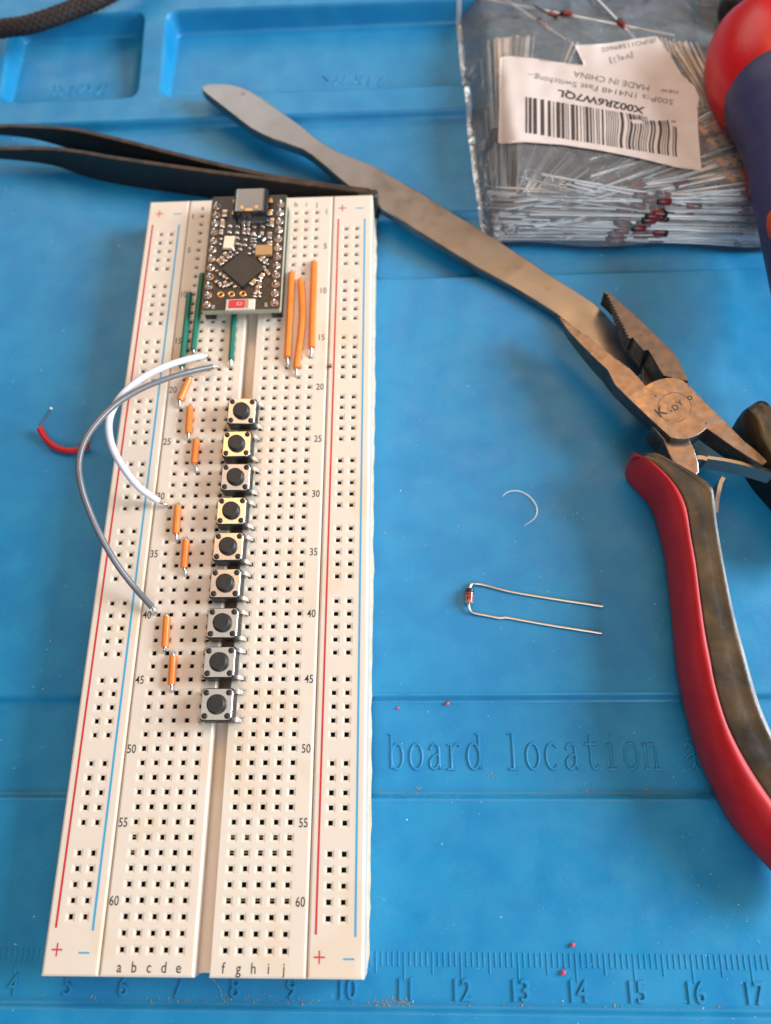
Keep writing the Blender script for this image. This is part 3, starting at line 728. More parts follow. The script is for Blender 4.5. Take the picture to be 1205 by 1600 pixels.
def slab(name, pts, zb, m, bv=.25, parent=pl, low=None, mside=None, split=None):
    """pts: (photo x, photo y, z) of the top outline, clockwise on screen; the same outline (or 'low') at zb below"""
    tp = [P(*q) for q in pts]
    lo = [Vector((p.x, p.y, zb)) for p in tp]
    if low:
        for i, q in low.items(): lo[i] = P(*q)
    b = MB(); n = len(tp)
    k = 1 if mside else 0
    if split: b.add(tp+lo, split[:1], 0); b.add(tp+lo, split[1:], 0)
    else: b.add(tp+lo, [tuple(range(n))], 0)
    b.add(tp+lo, [(i, n+i, n+(i+1) % n, (i+1) % n) for i in range(n)], k)
    b.add(lo, [tuple(range(n-1, -1, -1))], k)
    o = b.build(name, [m, mside, M_PLYJ] if mside else m, parent)
    bm = bmesh.new(); bm.from_mesh(o.data); bmesh.ops.remove_doubles(bm, verts=bm.verts, dist=1e-5)
    bmesh.ops.recalc_face_normals(bm, faces=bm.faces); bm.to_mesh(o.data); bm.free()
    if bv: bevel(o, bv, 2, 30)
    return o
ZJ = 3.0     # top of the joint
def lin(x, y, base, tip, drop):   # jaws slope down in one plane towards the tips
    bx, by = base; tx_, ty_ = tip; L2 = (tx_-bx)**2+(ty_-by)**2
    return ZJ-drop*(((x-bx)*(tx_-bx)+(y-by)*(ty_-by))/L2)
def jA(x, y): return lin(x, y, (590, 548), (215, 188), 3.2)
def jB(x, y): return lin(x, y, (760, 450), (432, 74), 2.6)-.12
zig = []
for k in range(22):
    f0 = k/22; x0 = 545+(222-545)*f0; y0 = 428+(187-428)*f0
    zig += [(x0, y0), (x0-9, y0-1)]
outer = [(215, 190), (265, 262), (330, 330), (400, 400), (445, 440), (478, 508), (538, 568)]
ptsA = [(*Z7(x, y), jA(x, y)) for x, y in outer+[(622, 513), (585, 470)]+zig]
low = {0: (*Z7(212, 206), -2.0), 1: (*Z7(255, 290), -4.0), 2: (*Z7(310, 365), -5.0), 3: (*Z7(380, 450), -5.5), 4: (*Z7(425, 500), -5.5), 5: (*Z7(470, 560), -5.5), 6: (*Z7(540, 630), -5.5)}
# ... continuous with the joint plate and the neck that runs to the right-hand grip
rest = [(640, 665), (738, 754), (770, 761), (800, 762), (835, 755), (868, 740), (905, 712), (960, 750), (1030, 800), (1100, 845), (1165, 882), (1190, 868), (1175, 850), (1120, 800), (1080, 770), (1000, 688), (900, 590), (860, 548), (825, 512), (792, 484), (755, 475), (718, 476), (680, 485), (650, 497)]
low.update({7: (*Z7(630, 712), -5.5), 8: (*Z7(690, 780), -5.5)})
no = len(outer); nr = len(rest)
ptsA = [(*Z7(x, y), jA(x, y)) for x, y in outer]+[(*Z7(x, y), ZJ) for x, y in rest]+[(*Z7(x, y), jA(x, y)) for x, y in [(622, 513), (585, 470)]+zig]
slab('near_jaw', ptsA, -2.2, M_PLY, .18, low=low, mside=M_PLYD, split=[list(range(0, no))+list(range(no+nr, len(ptsA))), list(range(no-1, no+nr+1))])
# far jaw, passing under the plate, and the neck to the red grip
zigB = []
for k in range(15):
    f0 = k/15; x0 = 434+(542-434)*f0; y0 = 84+(300-84)*f0
    zigB += [(x0, y0), (x0+17, y0+9)]
pB = [(430, 76), (442, 72), (470, 95), (520, 140), (575, 187), (630, 240), (700, 308), (745, 352), (775, 395), (800, 445), (822, 492), (706, 466), (690, 440), (660, 388), (634, 346), (612, 350), (585, 318), (560, 286)]
ptsB = [(*Z7(x, y), jB(x, y)) for x, y in pB+zigB[::-1]]
nb = len(pB)
lowB = {nb+i: (*Z7(x-6-14*(1-i/29), y+14+46*(1-i/29)), -4.2) for i, (x, y) in enumerate(zigB[::-1])}
lowB.update({nb-1: (*Z7(541, 350), -4.2), nb-2: (*Z7(560, 385), -4.2), nb-3: (*Z7(593, 430), -4.2)})
slab('far_jaw', ptsB, -4.2, M_PLYJ, .05, low=lowB, mside=M_PLYJ)
slab('pivot_block', [(*Z7(x, y), ZJ-6.5) for x, y in [(610, 420), (640, 360), (720, 430), (810, 500), (840, 600), (820, 720), (730, 735), (600, 590)]][::-1], -5.8, M_PLYD, .2)
slab('neck', [(*Z7(x, y), ZJ-1.8) for x, y in [(650, 700), (705, 764), (730, 830), (752, 872), (800, 905), (850, 935), (872, 915), (868, 870), (850, 810), (824, 760), (800, 700)]], -5.0, M_PLY, .25, mside=M_PLYD)
# maker's stamp pressed into the plate
M_STAMP = mat('stamp_shadow', (.075, .05, .04), .6, .6)
def Zs(x, y): return P(990+x/10.04, 570+y/10.04, ZJ+.012)
b = MB(); ring = []
for k in range(40):
    if k in (3, 4, 9, 10, 11, 24): continue
    q = []
    for dk in (0, 1):
        a = 2*math.pi*(k+dk)/40
        for rr in (1.0, .965): q.append(Zs(645+265*rr*math.cos(a), 665+235*rr*math.sin(a)))
    b.add([q[0], q[1], q[3], q[2]], [(0, 1, 2, 3)])
b.build('stamped_ring', M_STAMP, pl)
for s, x, y, h in (('K', 430, 725, 2.3), ('-', 575, 705, 1.5), ('D', 655, 665, 1.3), ('Y', 730, 595, 1.3), ('o', 870, 500, 1.6)):
    p = Zs(x, y); put_text('stamped_letter', s, h, p.x, p.y, ZJ+.015, M_STAMP, pl, sx=1.05, rot=R(32), bold=.04)

def grip(left, border, right, ztop, zbot, mb_, mr_, names):
    """padded handle: a black inner face between border and right edge, a red outer face rolling down to the left edge"""
    n = len(left); zm = (ztop+zbot)/2
    Lw = [P(u, v, zm-.5) for u, v in left]; Bw = [P(u, v, ztop) for u, v in border]; Rw = [P(u, v, ztop+.25) for u, v in right]
    Lw, Bw, Rw = smoothpath(Lw, 3), smoothpath(Bw, 3), smoothpath(Rw, 3)
    black, red = [], []
    for l, c, r in zip(Lw, Bw, Rw):
        d = (r-c); d.z = 0; w = d.length; d.normalize()
        black.append([c+Vector((0, 0, -.15)), c+d*.12*w+Vector((0, 0, .05)), c+d*.55*w+Vector((0, 0, .08)), c+d*.85*w+Vector((0, 0, -.22)), r, Vector((r.x, r.y, zm))+d*.35, Vector((r.x, r.y, zbot+1))-d*.2, Vector((r.x, r.y, zbot))-d*1.2, Vector((c.x, c.y, zbot))])
        e = c-l; e.z = 0
        ring = [c+Vector((0, 0, .12))]
        for k in range(1, 6):
            a = R(90-90*k/5.0); ring.append(Vector((l.x, l.y, 0))+e*(1-math.cos(a))+Vector((0, 0, (zm-.5)+(ztop+.12-zm+.5)*math.sin(a))))
        ring += [Vector((l.x, l.y, zbot+1.6))+e*.12, Vector((l.x, l.y, zbot))+e*.4, Vector((c.x, c.y, zbot)), Vector((c.x, c.y, zm))]
        red.append(ring)
    K = 7
    for i in range(K):
        f = .25+.75*math.sqrt(max(0, 1-(1-i/K)**2))
        ce = (Lw[i]+Rw[i])/2; ce.z = zm+.5
        fz = f
        for sec in (black, red):
            j = len(sec)-1-i; ce2 = (Lw[j]+Rw[j])/2; ce2.z = zm+.3
            sec[j] = [Vector((ce2.x+(q.x-ce2.x)*(.55+.45*f), ce2.y+(q.y-ce2.y)*(.55+.45*f), ce2.z+(q.z-ce2.z)*fz)) for q in sec[j]]
            sec[i] = [Vector((ce.x+(q.x-ce.x)*(.55+.45*f), ce.y+(q.y-ce.y)*(.55+.45*f), ce.z+(q.z-ce.z)*fz)) for q in sec[i]]
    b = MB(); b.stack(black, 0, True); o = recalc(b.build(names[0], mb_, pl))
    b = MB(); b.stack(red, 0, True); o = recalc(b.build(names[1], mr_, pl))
def Zh(l): return [(960+x/2.286, 680+y/2.286) for x, y in l]
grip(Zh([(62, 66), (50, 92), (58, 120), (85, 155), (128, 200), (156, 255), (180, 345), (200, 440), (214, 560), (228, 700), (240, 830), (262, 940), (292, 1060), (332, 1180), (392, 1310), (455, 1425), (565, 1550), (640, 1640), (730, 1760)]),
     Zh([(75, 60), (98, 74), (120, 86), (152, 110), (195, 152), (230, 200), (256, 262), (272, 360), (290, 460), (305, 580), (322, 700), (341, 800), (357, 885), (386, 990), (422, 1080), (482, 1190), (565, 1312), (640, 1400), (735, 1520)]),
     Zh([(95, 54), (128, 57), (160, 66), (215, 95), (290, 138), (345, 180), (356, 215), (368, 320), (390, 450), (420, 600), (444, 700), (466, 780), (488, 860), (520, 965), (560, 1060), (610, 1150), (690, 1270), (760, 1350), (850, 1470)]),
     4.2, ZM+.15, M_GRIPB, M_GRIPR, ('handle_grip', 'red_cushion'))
# right-hand grip, leaving the frame
def Zr(l): return [(1060+x/7.276, 580+y/7.276) for x, y in l]
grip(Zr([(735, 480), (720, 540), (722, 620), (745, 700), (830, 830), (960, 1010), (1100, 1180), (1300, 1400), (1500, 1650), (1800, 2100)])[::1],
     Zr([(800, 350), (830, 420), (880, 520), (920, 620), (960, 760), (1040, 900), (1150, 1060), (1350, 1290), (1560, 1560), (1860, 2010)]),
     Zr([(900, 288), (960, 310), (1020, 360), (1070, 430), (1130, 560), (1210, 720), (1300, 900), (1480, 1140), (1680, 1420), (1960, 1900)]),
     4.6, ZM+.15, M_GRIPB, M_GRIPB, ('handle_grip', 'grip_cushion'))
# leaf springs between the handles
M_SPR = mat('spring_steel', (.50, .47, .44), .3, 1.0, bump=(30, .1, .004))
def strip(pts, h, th_):
    p = smoothpath([P(*q) for q in pts], 5); secs = []
    for i, a in enumerate(p):
        d = p[min(i+1, len(p)-1)]-p[max(i-1, 0)]; d.z = 0; d.normalize(); nn = Vector((-d.y, d.x, 0))*th_
        secs.append([a, a+nn, a+nn+Vector((0, 0, -h)), a+Vector((0, 0, -h))])
    b = MB(); b.stack(secs); return recalc(b.build('leaf_spring', M_SPR, pl))
strip([(1106, 717, 1.6), (1140, 722, 1.6), (1186, 733, 1.6), (1212, 741, 1.4), (1260, 760, 1.2)], 4.6, .7)
strip([(1090, 717.5, .8), (1098, 718, .8), (1105, 720.5, .8)], 3.0, .9)
strip([(1128.5, 744, 1.8), (1124, 752, 1.8), (1120.5, 766, 1.8), (1117.5, 782, 1.6), (1116, 800, 1.4)], 4.6, .8)

# ------------------------------------------------------------------ braided cable
M_BRAID = mat('brown_braid', (.024, .013, .010), .55, var=(12, (.025, .016, .014), .45, .6))
M_CORE = mat('cable_core', (.012, .010, .010), .6)
cp = smoothpath([P(*q) for q in ((-420, 150, -5), (-260, 105, -2), (-120, 66, 0), (-60, 56, 1), (0, 45, 2), (43, 39, 2.5), (81, 27, 3), (118, 13, 3), (150, 0, 3), (190, -22, 2), (240, -60, 1), (300, -120, -1))], 14)
t = thing('braided_cable', (cp[len(cp)//2].x, cp[len(cp)//2].y, ZM), 'dark brown braided cable arching over the far left tray', 'cable')
b = MB(); b.tube(cp, 1.95, 16); b.build('core', M_CORE, t)
b = MB(); nst = 12
fr = []; t0 = (cp[1]-cp[0]).normalized(); nm = t0.orthogonal().normalized(); pt = t0; acc = 0
for i, q in enumerate(cp):
    tt = (cp[min(i+1, len(cp)-1)]-cp[max(i-1, 0)]).normalized(); nm = pt.rotation_difference(tt) @ nm; pt = tt
    if i: acc += (q-cp[i-1]).length
    fr.append((q, nm.copy(), tt.cross(nm), acc))
def frame(s):
    for i in range(len(fr)-1):
        if fr[i+1][3] >= s:
            f = (s-fr[i][3])/max(1e-6, fr[i+1][3]-fr[i][3])
            return fr[i][0].lerp(fr[i+1][0], f), fr[i][1].lerp(fr[i+1][1], f), fr[i][2].lerp(fr[i+1][2], f)
    return fr[-1][:3]
lenc = min(acc, 170.0); steps = 560
frs = [frame(lenc*i/steps) for i in range(steps+1)]
for dirn in (1, -1):
    for k in range(nst):
        pts = []
        for i, (q, n1, n2) in enumerate(frs):
            s_ = lenc*i/steps; a = 2*math.pi*k/nst + dirn*s_*.55
            r_ = 2.06+.10*math.sin(s_*.55*nst/2*1.0*2+k*math.pi+(0 if dirn > 0 else math.pi))
            pts.append(q+n1*math.cos(a)*r_+n2*math.sin(a)*r_)
        b.tube(pts, .29, 5)
tag(b.build('braid_strand', M_BRAID, t), kind='stuff')

# ------------------------------------------------------------------ screwdriver at the right edge
M_SRED = mat('red_handle_plastic', (.74, .008, .014), .32, spec=.5, bump=(9, .25, .02))
M_NAVY = mat('navy_rubber', (.042, .045, .145), .5, bump=(60, .15, .006), var=(4, (.055, .055, .16), .4, .7))
M_SORG = mat('orange_red_inlay', (.72, .07, .02), .4)
sd = thing('screwdriver', P(1230, 250, ZM), 'thick screwdriver handle with red end and navy grip on the plastic bag', 'screwdriver')
zc = 8.0
A0 = P(1196, 84, zc); A1 = P(1262, 470, zc-1.5)
axis = (A1-A0).normalized(); Lx = (A1-A0).length
prof = [(-.17, 1.5), (-.165, 5.5), (-.14, 8.8), (-.10, 11.3), (-.04, 13.2), (.03, 14.2), (.10, 14.5), (.17, 14.0), (.23, 12.8), (.28, 11.0), (.32, 9.2), (.5, 8.0), (1.0, 5.6)]
b = MB(); b.lathe(A0, A1, prof, 40); b.build('handle_end', M_SRED, sd)
# navy overmould: a sleeve with a domed end, riding up over the red
Bp = P(1213, 150, zc+2.6); B1 = P(1262, 470, zc-1.0)
prof = [(-.17, .8), (-.165, 3.5), (-.145, 6.2), (-.11, 8.8), (-.06, 10.6), (.0, 11.5), (.08, 11.3), (.2, 9.6), (.35, 8.2), (.6, 7.6), (.85, 6.9), (1.0, 6.5)]
b = MB(); b.lathe(Bp, B1, prof, 40); b.build('soft_grip', M_NAVY, sd)
ip = P(1221, 352, zc+3.0); ax2 = (B1-Bp).normalized()
b = MB(); b.lathe(ip-ax2*5.2, ip+ax2*5.2, [(0, .3), (.08, 1.6), (.25, 2.6), (.5, 3.0), (.75, 2.6), (.92, 1.6), (1, .3)], 20); b.build('inlay', M_SORG, sd)
b = MB(); b.lathe(B1-ax2*1, B1+ax2*45, [(0, 3.0), (1, 3.0)], 20); b.build('shaft', M_STEEL, sd)
# dark tool end behind it
q0 = P(1150, 20, 2.0); q1 = P(1215, -70, 2.0)
bt = MB(); bt.lathe(q0, q1, [(-.12, 1.0), (-.1, 3.0), (-.03, 4.6), (.06, 5.2), (.5, 5.4), (1, 5.0)], 24)
tag(bt.build('tool_handle', M_BLKPL), 'rounded black tool handle end half hidden behind the red screwdriver end', 'tool handle')

# ------------------------------------------------------------------ bag of diodes
def bag_left(y):            # left edge of the bag
    pts = [(-6, 71.0), (0, 69.5), (10, 68.2), (30, 67.0), (60, 65.6), (85, 64.8), (120, 64)]
    for (a, xa), (b_, xb) in zip(pts, pts[1:]):
        if y <= b_: return xa+(xb-xa)*max(0, (y-a)/(b_-a))
    return pts[-1][1]
BYS, BYN, BXR = -4.0, 112.0, 150.0
def bag_south(x): return -4.0 - 0.047*(x-70)+0.6*math.sin(x*.18)
def bag_h(x, y):
    """height of the upper film"""
    ys_ = bag_south(x); d = y-ys_
    front = 1-max(0, 1-d/11.0)**2.2 if d > 0 else 0
    side = 1-max(0, 1-(x-bag_left(y))/9.0)**2 if x > bag_left(y) else 0
    body = 12.5 - 7.5*sstep(25, 95, y) - 2.0*sstep(118, 140, x)
    w = 0.55*noise.noise(Vector((x*.09, y*.09, 1.3)))+.28*noise.noise(Vector((x*.22, y*.2, 4.1)))
    w += .75*((1-abs(noise.noise(Vector((x*.075+y*.03, y*.06-x*.02, 11.0)))))**7-.3)*sstep(-4, 6, d)*(1-sstep(70.5, 73, x)*sstep(7, 12, y)*sstep(56, 50, y)*sstep(126, 121, x))
    w += .5*sstep(40, 70, y)*noise.noise(Vector((x*.16+y*.1, y*.3, 8.0)))
    return ZM+.5+max(0.0, front)*max(0, side)*(body+w*1.5)
def PB(u, v, off=0.0):
    z = 2.0
    for _ in range(30):
        p = P(u, v, z); z = .5*z+.5*(bag_h(p.x, p.y)+off)
    return P(u, v, z)
def film(haze=.135, name='clear_film'):
    m = bpy.data.materials.new(name); m.use_nodes = True; nt = m.node_tree; nt.nodes.clear(); L = nt.links.new
    out = nt.nodes.new('ShaderNodeOutputMaterial'); tr = nt.nodes.new('ShaderNodeBsdfTransparent'); gl = nt.nodes.new('ShaderNodeBsdfGlossy'); df = nt.nodes.new('ShaderNodeBsdfDiffuse')
    tr.inputs['Color'].default_value = (.99, .99, .99, 1); gl.inputs['Roughness'].default_value = .09; df.inputs['Color'].default_value = (.92, .93, .95, 1)
    tc = nt.nodes.new('ShaderNodeTexCoord'); n = nt.nodes.new('ShaderNodeTexNoise'); n.inputs['Scale'].default_value = 1.1; n.inputs['Detail'].default_value = 6; n.inputs['Distortion'].default_value = 2.2
    L(tc.outputs['Object'], n.inputs['Vector'])
    bp = nt.nodes.new('ShaderNodeBump'); bp.inputs['Strength'].default_value = .7; bp.inputs['Distance'].default_value = .3
    L(n.outputs['Fac'], bp.inputs['Height']); L(bp.outputs['Normal'], gl.inputs['Normal'])
    fr_ = nt.nodes.new('ShaderNodeFresnel'); fr_.inputs['IOR'].default_value = 1.45; L(bp.outputs['Normal'], fr_.inputs['Normal'])
    ad = nt.nodes.new('ShaderNodeMath'); ad.operation = 'MULTIPLY_ADD'; ad.inputs[1].default_value = .85; ad.inputs[2].default_value = .0; L(fr_.outputs[0], ad.inputs[0])
    m1 = nt.nodes.new('ShaderNodeMixShader'); m1.inputs[0].default_value = haze; L(tr.outputs[0], m1.inputs[1]); L(df.outputs[0], m1.inputs[2])
    m2 = nt.nodes.new('ShaderNodeMixShader'); L(ad.outputs[0], m2.inputs[0]); L(m1.outputs[0], m2.inputs[1]); L(gl.outputs[0], m2.inputs[2])
    L(m2.outputs[0], out.inputs['Surface']); return m
M_FILM = film(); M_FILM2 = film(.02, 'clear_lower_film'); M_FILM3 = film(.34, 'seam_film')
bag = thing('plastic_bag', (105, 40, ZM), 'clear plastic bag full of diodes with a white barcode label, top right', 'bag')
NXB, NYB = 92, 110
def bag_pt(i, j, top):
    t_ = j/NYB; f = i/NXB
    y0_ = -4.0; y = y0_ + (BYN-y0_)*(t_**1.25)
    xl = bag_left(y); x = xl+(BXR-xl)*(f**1.15)
    if j == 0: pass
    yy = y + (bag_south(x)-y0_)*(1-t_)
    z = bag_h(x, yy+.001) if top else min(ZM+mat_h(x, yy)+.3, bag_h(x, yy+.001)-.2)
    return (x, yy, z)
b = MB()
vt = [bag_pt(i, j, True) for j in range(NYB+1) for i in range(NXB+1)]
fq = [(j*(NXB+1)+i, j*(NXB+1)+i+1, (j+1)*(NXB+1)+i+1, (j+1)*(NXB+1)+i) for j in range(NYB) for i in range(NXB)]
b.add(vt, fq, 0, True); b.build('upper_film', M_FILM, bag)
b = MB(); vb = [bag_pt(i*4, j*5, False) for j in range(NYB//5+1) for i in range(NXB//4+1)]; w_ = NXB//4+1
b.add(vb, [(j*w_+i, j*w_+i+1, (j+1)*w_+i+1, (j+1)*w_+i) for j in range(NYB//5) for i in range(w_-1)], 0, True); b.build('lower_film', M_FILM2, bag)
# flat side seam on the left
b = MB(); sv = []
for k in range(60):
    y = -6+116*k/59; xl = bag_left(y); wv = .35*math.sin(k*.9)+.25*math.sin(k*2.3)
    sv += [(xl+.3, y, ZM+mat_h(xl, y)+.6), (xl-.5, y, ZM+mat_h(xl, y)+.75+wv*.3), (xl-1.1+.1*wv, y, ZM+mat_h(xl, y)+.5)]
b.add(sv, [f for k in range(59) for f in ((k*3, k*3+1, k*3+4, k*3+3), (k*3+1, k*3+2, k*3+5, k*3+4))], 0, True); b.build('side_seam', M_FILM3, bag)
# zip closure ridges across the far end
for y in (88.0, 91.5):
    b = MB(); b.tube([(bag_left(y)+1+k*2.0, y+.4*math.sin(k*.4), bag_h(bag_left(y)+6+k*2, y)+.5) for k in range(40)], .5, 8); b.build('zip_ridge', M_FILM, bag)

# diodes inside: one shared mesh, laid between two points just under the film
M_BLEAD = mat('bright_lead', (.95, .95, .97), .34, .35)
M_GLASSDK = mat('dark_red_glass', (.20, .016, .022), .2, spec=.6)
def diode_mesh(mlead):
    b = MB()
    b.tube([(-29, 0, 0), (-1.8, 0, 0)], .29, 6, 0, True); b.tube([(1.8, 0, 0), (29, 0, 0)], .29, 6, 0, True)
    b.lathe((-1.9, 0, 0), (1.9, 0, 0), [(0, .3), (.04, .75), (.12, .9), (.7, .9)], 12, 1, True, False)
    b.lathe((-1.9, 0, 0), (1.9, 0, 0), [(.7, .92), (.88, .92), (.96, .75), (1, .3)], 12, 2, True, False)
    me = bpy.data.meshes.new('bag_diode'); me.from_pydata([(x*S, y*S, z*S) for x, y, z in b.v], [], b.f)
    me.polygons.foreach_set('material_index', b.m); me.polygons.foreach_set('use_smooth', b.sm)
    for m in (mlead, M_GLASSDK, M_BAND): me.materials.append(m)
    return me
DM = [diode_mesh(M_BLEAD), diode_mesh(mat('grey_lead', (.5, .49, .48), .35, .85)), diode_mesh(mat('dark_lead', (.22, .20, .19), .38, .85)), diode_mesh(mat('tan_lead', (.62, .52, .44), .34, .85))]
rnd = random.Random(11)
def bag_diode(a, c, flip=False):
    d = (c-a).normalized(); mid = (a+c)/2
    if flip: d = -d
    o = bpy.data.objects.new('bagged_diode', DM[rnd.choice((0, 0, 0, 0, 0, 1, 1, 2, 3))]); C.objects.link(o)
    o.location = mid*S; o.rotation_mode = 'QUATERNION'; o.rotation_quaternion = d.to_track_quat('X', 'Z')
    tag(o, 'glass diode with long straight silver leads inside the clear bag', 'diode', 'diodes loose inside the clear bag')
def bag_line(u0, v0, u1, v1, dep):
    a, c = PB(u0, v0, -dep), PB(u1, v1, -dep)
    m_ = (a+c)/2; d = (c-a).normalized()*29
    for _ in range(40):
        a2, c2 = m_-d, m_+d
        bad = 0
        for q in (a2, c2):
            if q.x < bag_left(q.y)+1.2: m_.x += .6; bad = 1
            if q.y < bag_south(q.x)+1.6: m_.y += .5; bad = 1
            if q.x > 147: m_.x -= .6; bad = 1
        if not bad: break
    if bad: return
    for q in (a2, c2):
        q.z = min(q.z, bag_h(q.x, q.y)-.6); q.z = max(q.z, ZM+mat_h(q.x, q.y)+.8)
    bag_diode(a2, c2, rnd.random() < .5)
# front stack, leads running left to right
for k in range(70):
    f = (k+rnd.random())/70; v = 288+90*f
    u0 = 782+rnd.uniform(-6, 34)-f*6; tilt = rnd.gauss(0, 9)*(1-.6*f)+(10 if rnd.random() < .3 else 0)
    bag_line(u0, v-tilt*.5, u0+330, v+4+16*f*.3+tilt*.6, rnd.uniform(.9, 4.2))
for k in range(30):
    v = 300+rnd.random()*84; u0 = 868+rnd.uniform(-20, 25)
    bag_line(u0, v-2+rnd.gauss(0, 3), u0+300, v+8+rnd.gauss(0, 4), rnd.uniform(1.5, 3.5))
for k in range(36):
    u = 800+rnd.random()*230; v = 282+rnd.random()*70; a = R(rnd.choice((-1, 1, 1))*rnd.uniform(5, 24))
    bag_line(u-40*math.cos(a), v+40*math.sin(a), u+160*math.cos(a), v-130*math.sin(a), rnd.uniform(.8, 2.0))
# left side fan, leads running away from the viewer
for k in range(48):
    f = (k+rnd.random())/48; u = 752+f*56
    bag_line(u+4+rnd.uniform(-4, 10), 366-f*20, u-8+26*f+rnd.uniform(-6, 12), 110+f*30+rnd.uniform(-10, 30), rnd.uniform(.8, 3))
# fan between
for k in range(44):
    f = (k+rnd.random())/44; u = 800+f*120; a = R(72-62*f+rnd.gauss(0, 5))
    bag_line(u-30*math.cos(a), 300+30*math.sin(a), u+190*math.cos(a), 300-150*math.sin(a), rnd.uniform(1.2, 4))
# right side, crossing diagonally
for k in range(34):
    f = (k+rnd.random())/34; u = 1085+f*70; a = R(58+rnd.gauss(0, 5))
    bag_line(u-60*math.cos(a), 210-90*math.sin(a)+f*30, u+110*math.cos(a), 210+130*math.sin(a)+f*30, rnd.uniform(1, 3.5))
for k in range(8):
    f = k/8; bag_line(1040+rnd.uniform(0, 30), 190+f*110, 1190, 150+f*110+rnd.uniform(-8, 8), rnd.uniform(1, 3))
# a few strays near the zip
for q in ((795, 10, 900, 75), (812, 6, 920, 60), (940, 20, 1000, 75), (830, 120, 760, 300), (900, 40, 780, 20)):
    bag_line(*q, 1.6)
# gold lamp reflections in film and leads, built as coloured slips
M_GLINT = mat('gold_glint_paint', (.78, .45, .18), .22, .6, spec=.6, coat=.4)
for k in range(12):
    u, v = 1097+(k % 3)*17+(k//3)*15+rnd.uniform(-2, 2), 200+(k//3)*26-(k % 3)*3+rnd.uniform(-3, 3)
    p = PB(u, v, -.5); b = MB(); b.rbox((p.x, p.y, p.z), (1.5, 3.4, .25), .3, .05, 2, rot=R(32+rnd.uniform(-5, 5)))
    tag(b.build('lamp_glint', M_GLINT), 'gold-painted lamp glint on the diode leads right of the white label', 'glint', 'painted gold glints in the clear bag')

# label on the bag: sheets that follow the film, with print that follows the sheets
M_PAPER = mat('label_paper', (.72, .61, .565), .5, bump=(3, .12, .05), var=(2, (.74, .63, .585), .4, .6))
M_PRINT = mat('label_print', (.05, .045, .045), .55); M_PRINT2 = mat('grey_label_print', (.13, .12, .12), .55)
def LB(x, y, off):
    g = lambda ax, ay, bx, by, w, h: h*math.exp(-((((x-ax)*(by-ay)-(y-ay)*(bx-ax))/math.hypot(bx-ax, by-ay))/w)**2)
    wr = g(780, 488, 1105, 520, 9, .45)*sstep(720, 820, x)+g(820, 480, 900, 330, 14, .4)*sstep(300, 380, y)*sstep(520, 460, y)+g(500, 205, 900, 280, 12, .15)*sstep(460, 540, x)
    return PB(760+x/3.347, 40+y/3.347, off+.50+wr)
lab = thing('bag_label', LB(600, 400, 0), 'white barcode label, printed upside down to the viewer, stuck on the diode bag', 'label')
def chaikin(poly, it=2, w=.12):
    for _ in range(1):
        out = []
        n = len(poly)
        for i in range(n):
            a, p, c = Vector(poly[i-1]), Vector(poly[i]), Vector(poly[(i+1) % n])
            r_ = min(14, (p-a).length*.4, (c-p).length*.4); s0 = p+(a-p).normalized()*r_; s1 = p+(c-p).normalized()*r_
            for k in range(4): t_ = k/3; out.append((s0*(1-t_)**2+p*2*t_*(1-t_)+s1*t_*t_)[:])
        poly = out
    return poly
def sheet(name, poly, off, step=20):
    """triangulated grid clipped to the outline, draped over the bag"""
    poly = chaikin(poly)
    bm = bmesh.new()
    vs_ = [bm.verts.new((x, y, 0)) for x, y in poly]; bm.faces.new(vs_)
    xs_ = [p[0] for p in poly]; ys_ = [p[1] for p in poly]
    q = min(xs_)+step
    while q < max(xs_): bmesh.ops.bisect_plane(bm, geom=bm.verts[:]+bm.edges[:]+bm.faces[:], plane_co=(q, 0, 0), plane_no=(1, 0, 0)); q += step
    q = min(ys_)+step
    while q < max(ys_): bmesh.ops.bisect_plane(bm, geom=bm.verts[:]+bm.edges[:]+bm.faces[:], plane_co=(0, q, 0), plane_no=(0, 1, 0)); q += step
    bm.verts.ensure_lookup_table(); bm.verts.index_update()
    top = [LB(v.co.x, v.co.y, off) for v in bm.verts]
    fs_ = [[v.index for v in f.verts] for f in bm.faces]
    bd = [(e.verts[0].index, e.verts[1].index) for e in bm.edges if len(e.link_faces) == 1]
    bm.free(); n = len(top)
    b = MB(); b.add(top+[p-Vector((0, 0, .12)) for p in top], fs_+[[n+i for i in f[::-1]] for f in fs_]+[(i, j, n+j, n+i) for i, j in bd], 0, True)
    o = b.build(name, M_PAPER, lab); 
    for p in o.data.polygons: p.use_smooth = True
    return o
sheet('label_sheet', [(72, 165), (130, 157), (250, 170), (380, 190), (512, 206), (462, 100), (560, 97), (640, 92), (770, 70), (895, 52), (960, 150), (1030, 268), (1092, 318), (1114, 385), (1104, 420), (1108, 540), (1126, 758), (1000, 741), (800, 692), (600, 652), (400, 622), (200, 608), (62, 618), (66, 400)], .0)
def bar(x0, x1, t, b_, wob=0.0):
    n = 9; v_ = []
    for k in range(n+1):
        f = k/n; y0_ = t+(b_-t)*f; w0 = wob*math.sin(f*5.5)
        for x in (x0, x1): v_.append(LB(x+w0+(x-205)/810*12*f, y0_, .035))
    return v_, [(2*k, 2*k+1, 2*k+3, 2*k+2) for k in range(n)]
rb_ = random.Random(5); x = 205.0; b = MB()
while x < 1000:
    w = rb_.choice([5, 5, 5, 10, 10, 16, 20]); g = rb_.choice([6, 6, 7, 12, 12, 18])
    f = (x-205)/795; tp_ = 373+128*f; bt_ = 560+128*f
    fs_ = bar(x, x+w, tp_, bt_, wob=9*sstep(.45, .7, f)*(1-.6*sstep(.85, 1, f)))
    b.add(*fs_); x += w+g
b.build('barcode', M_PRINT, lab)
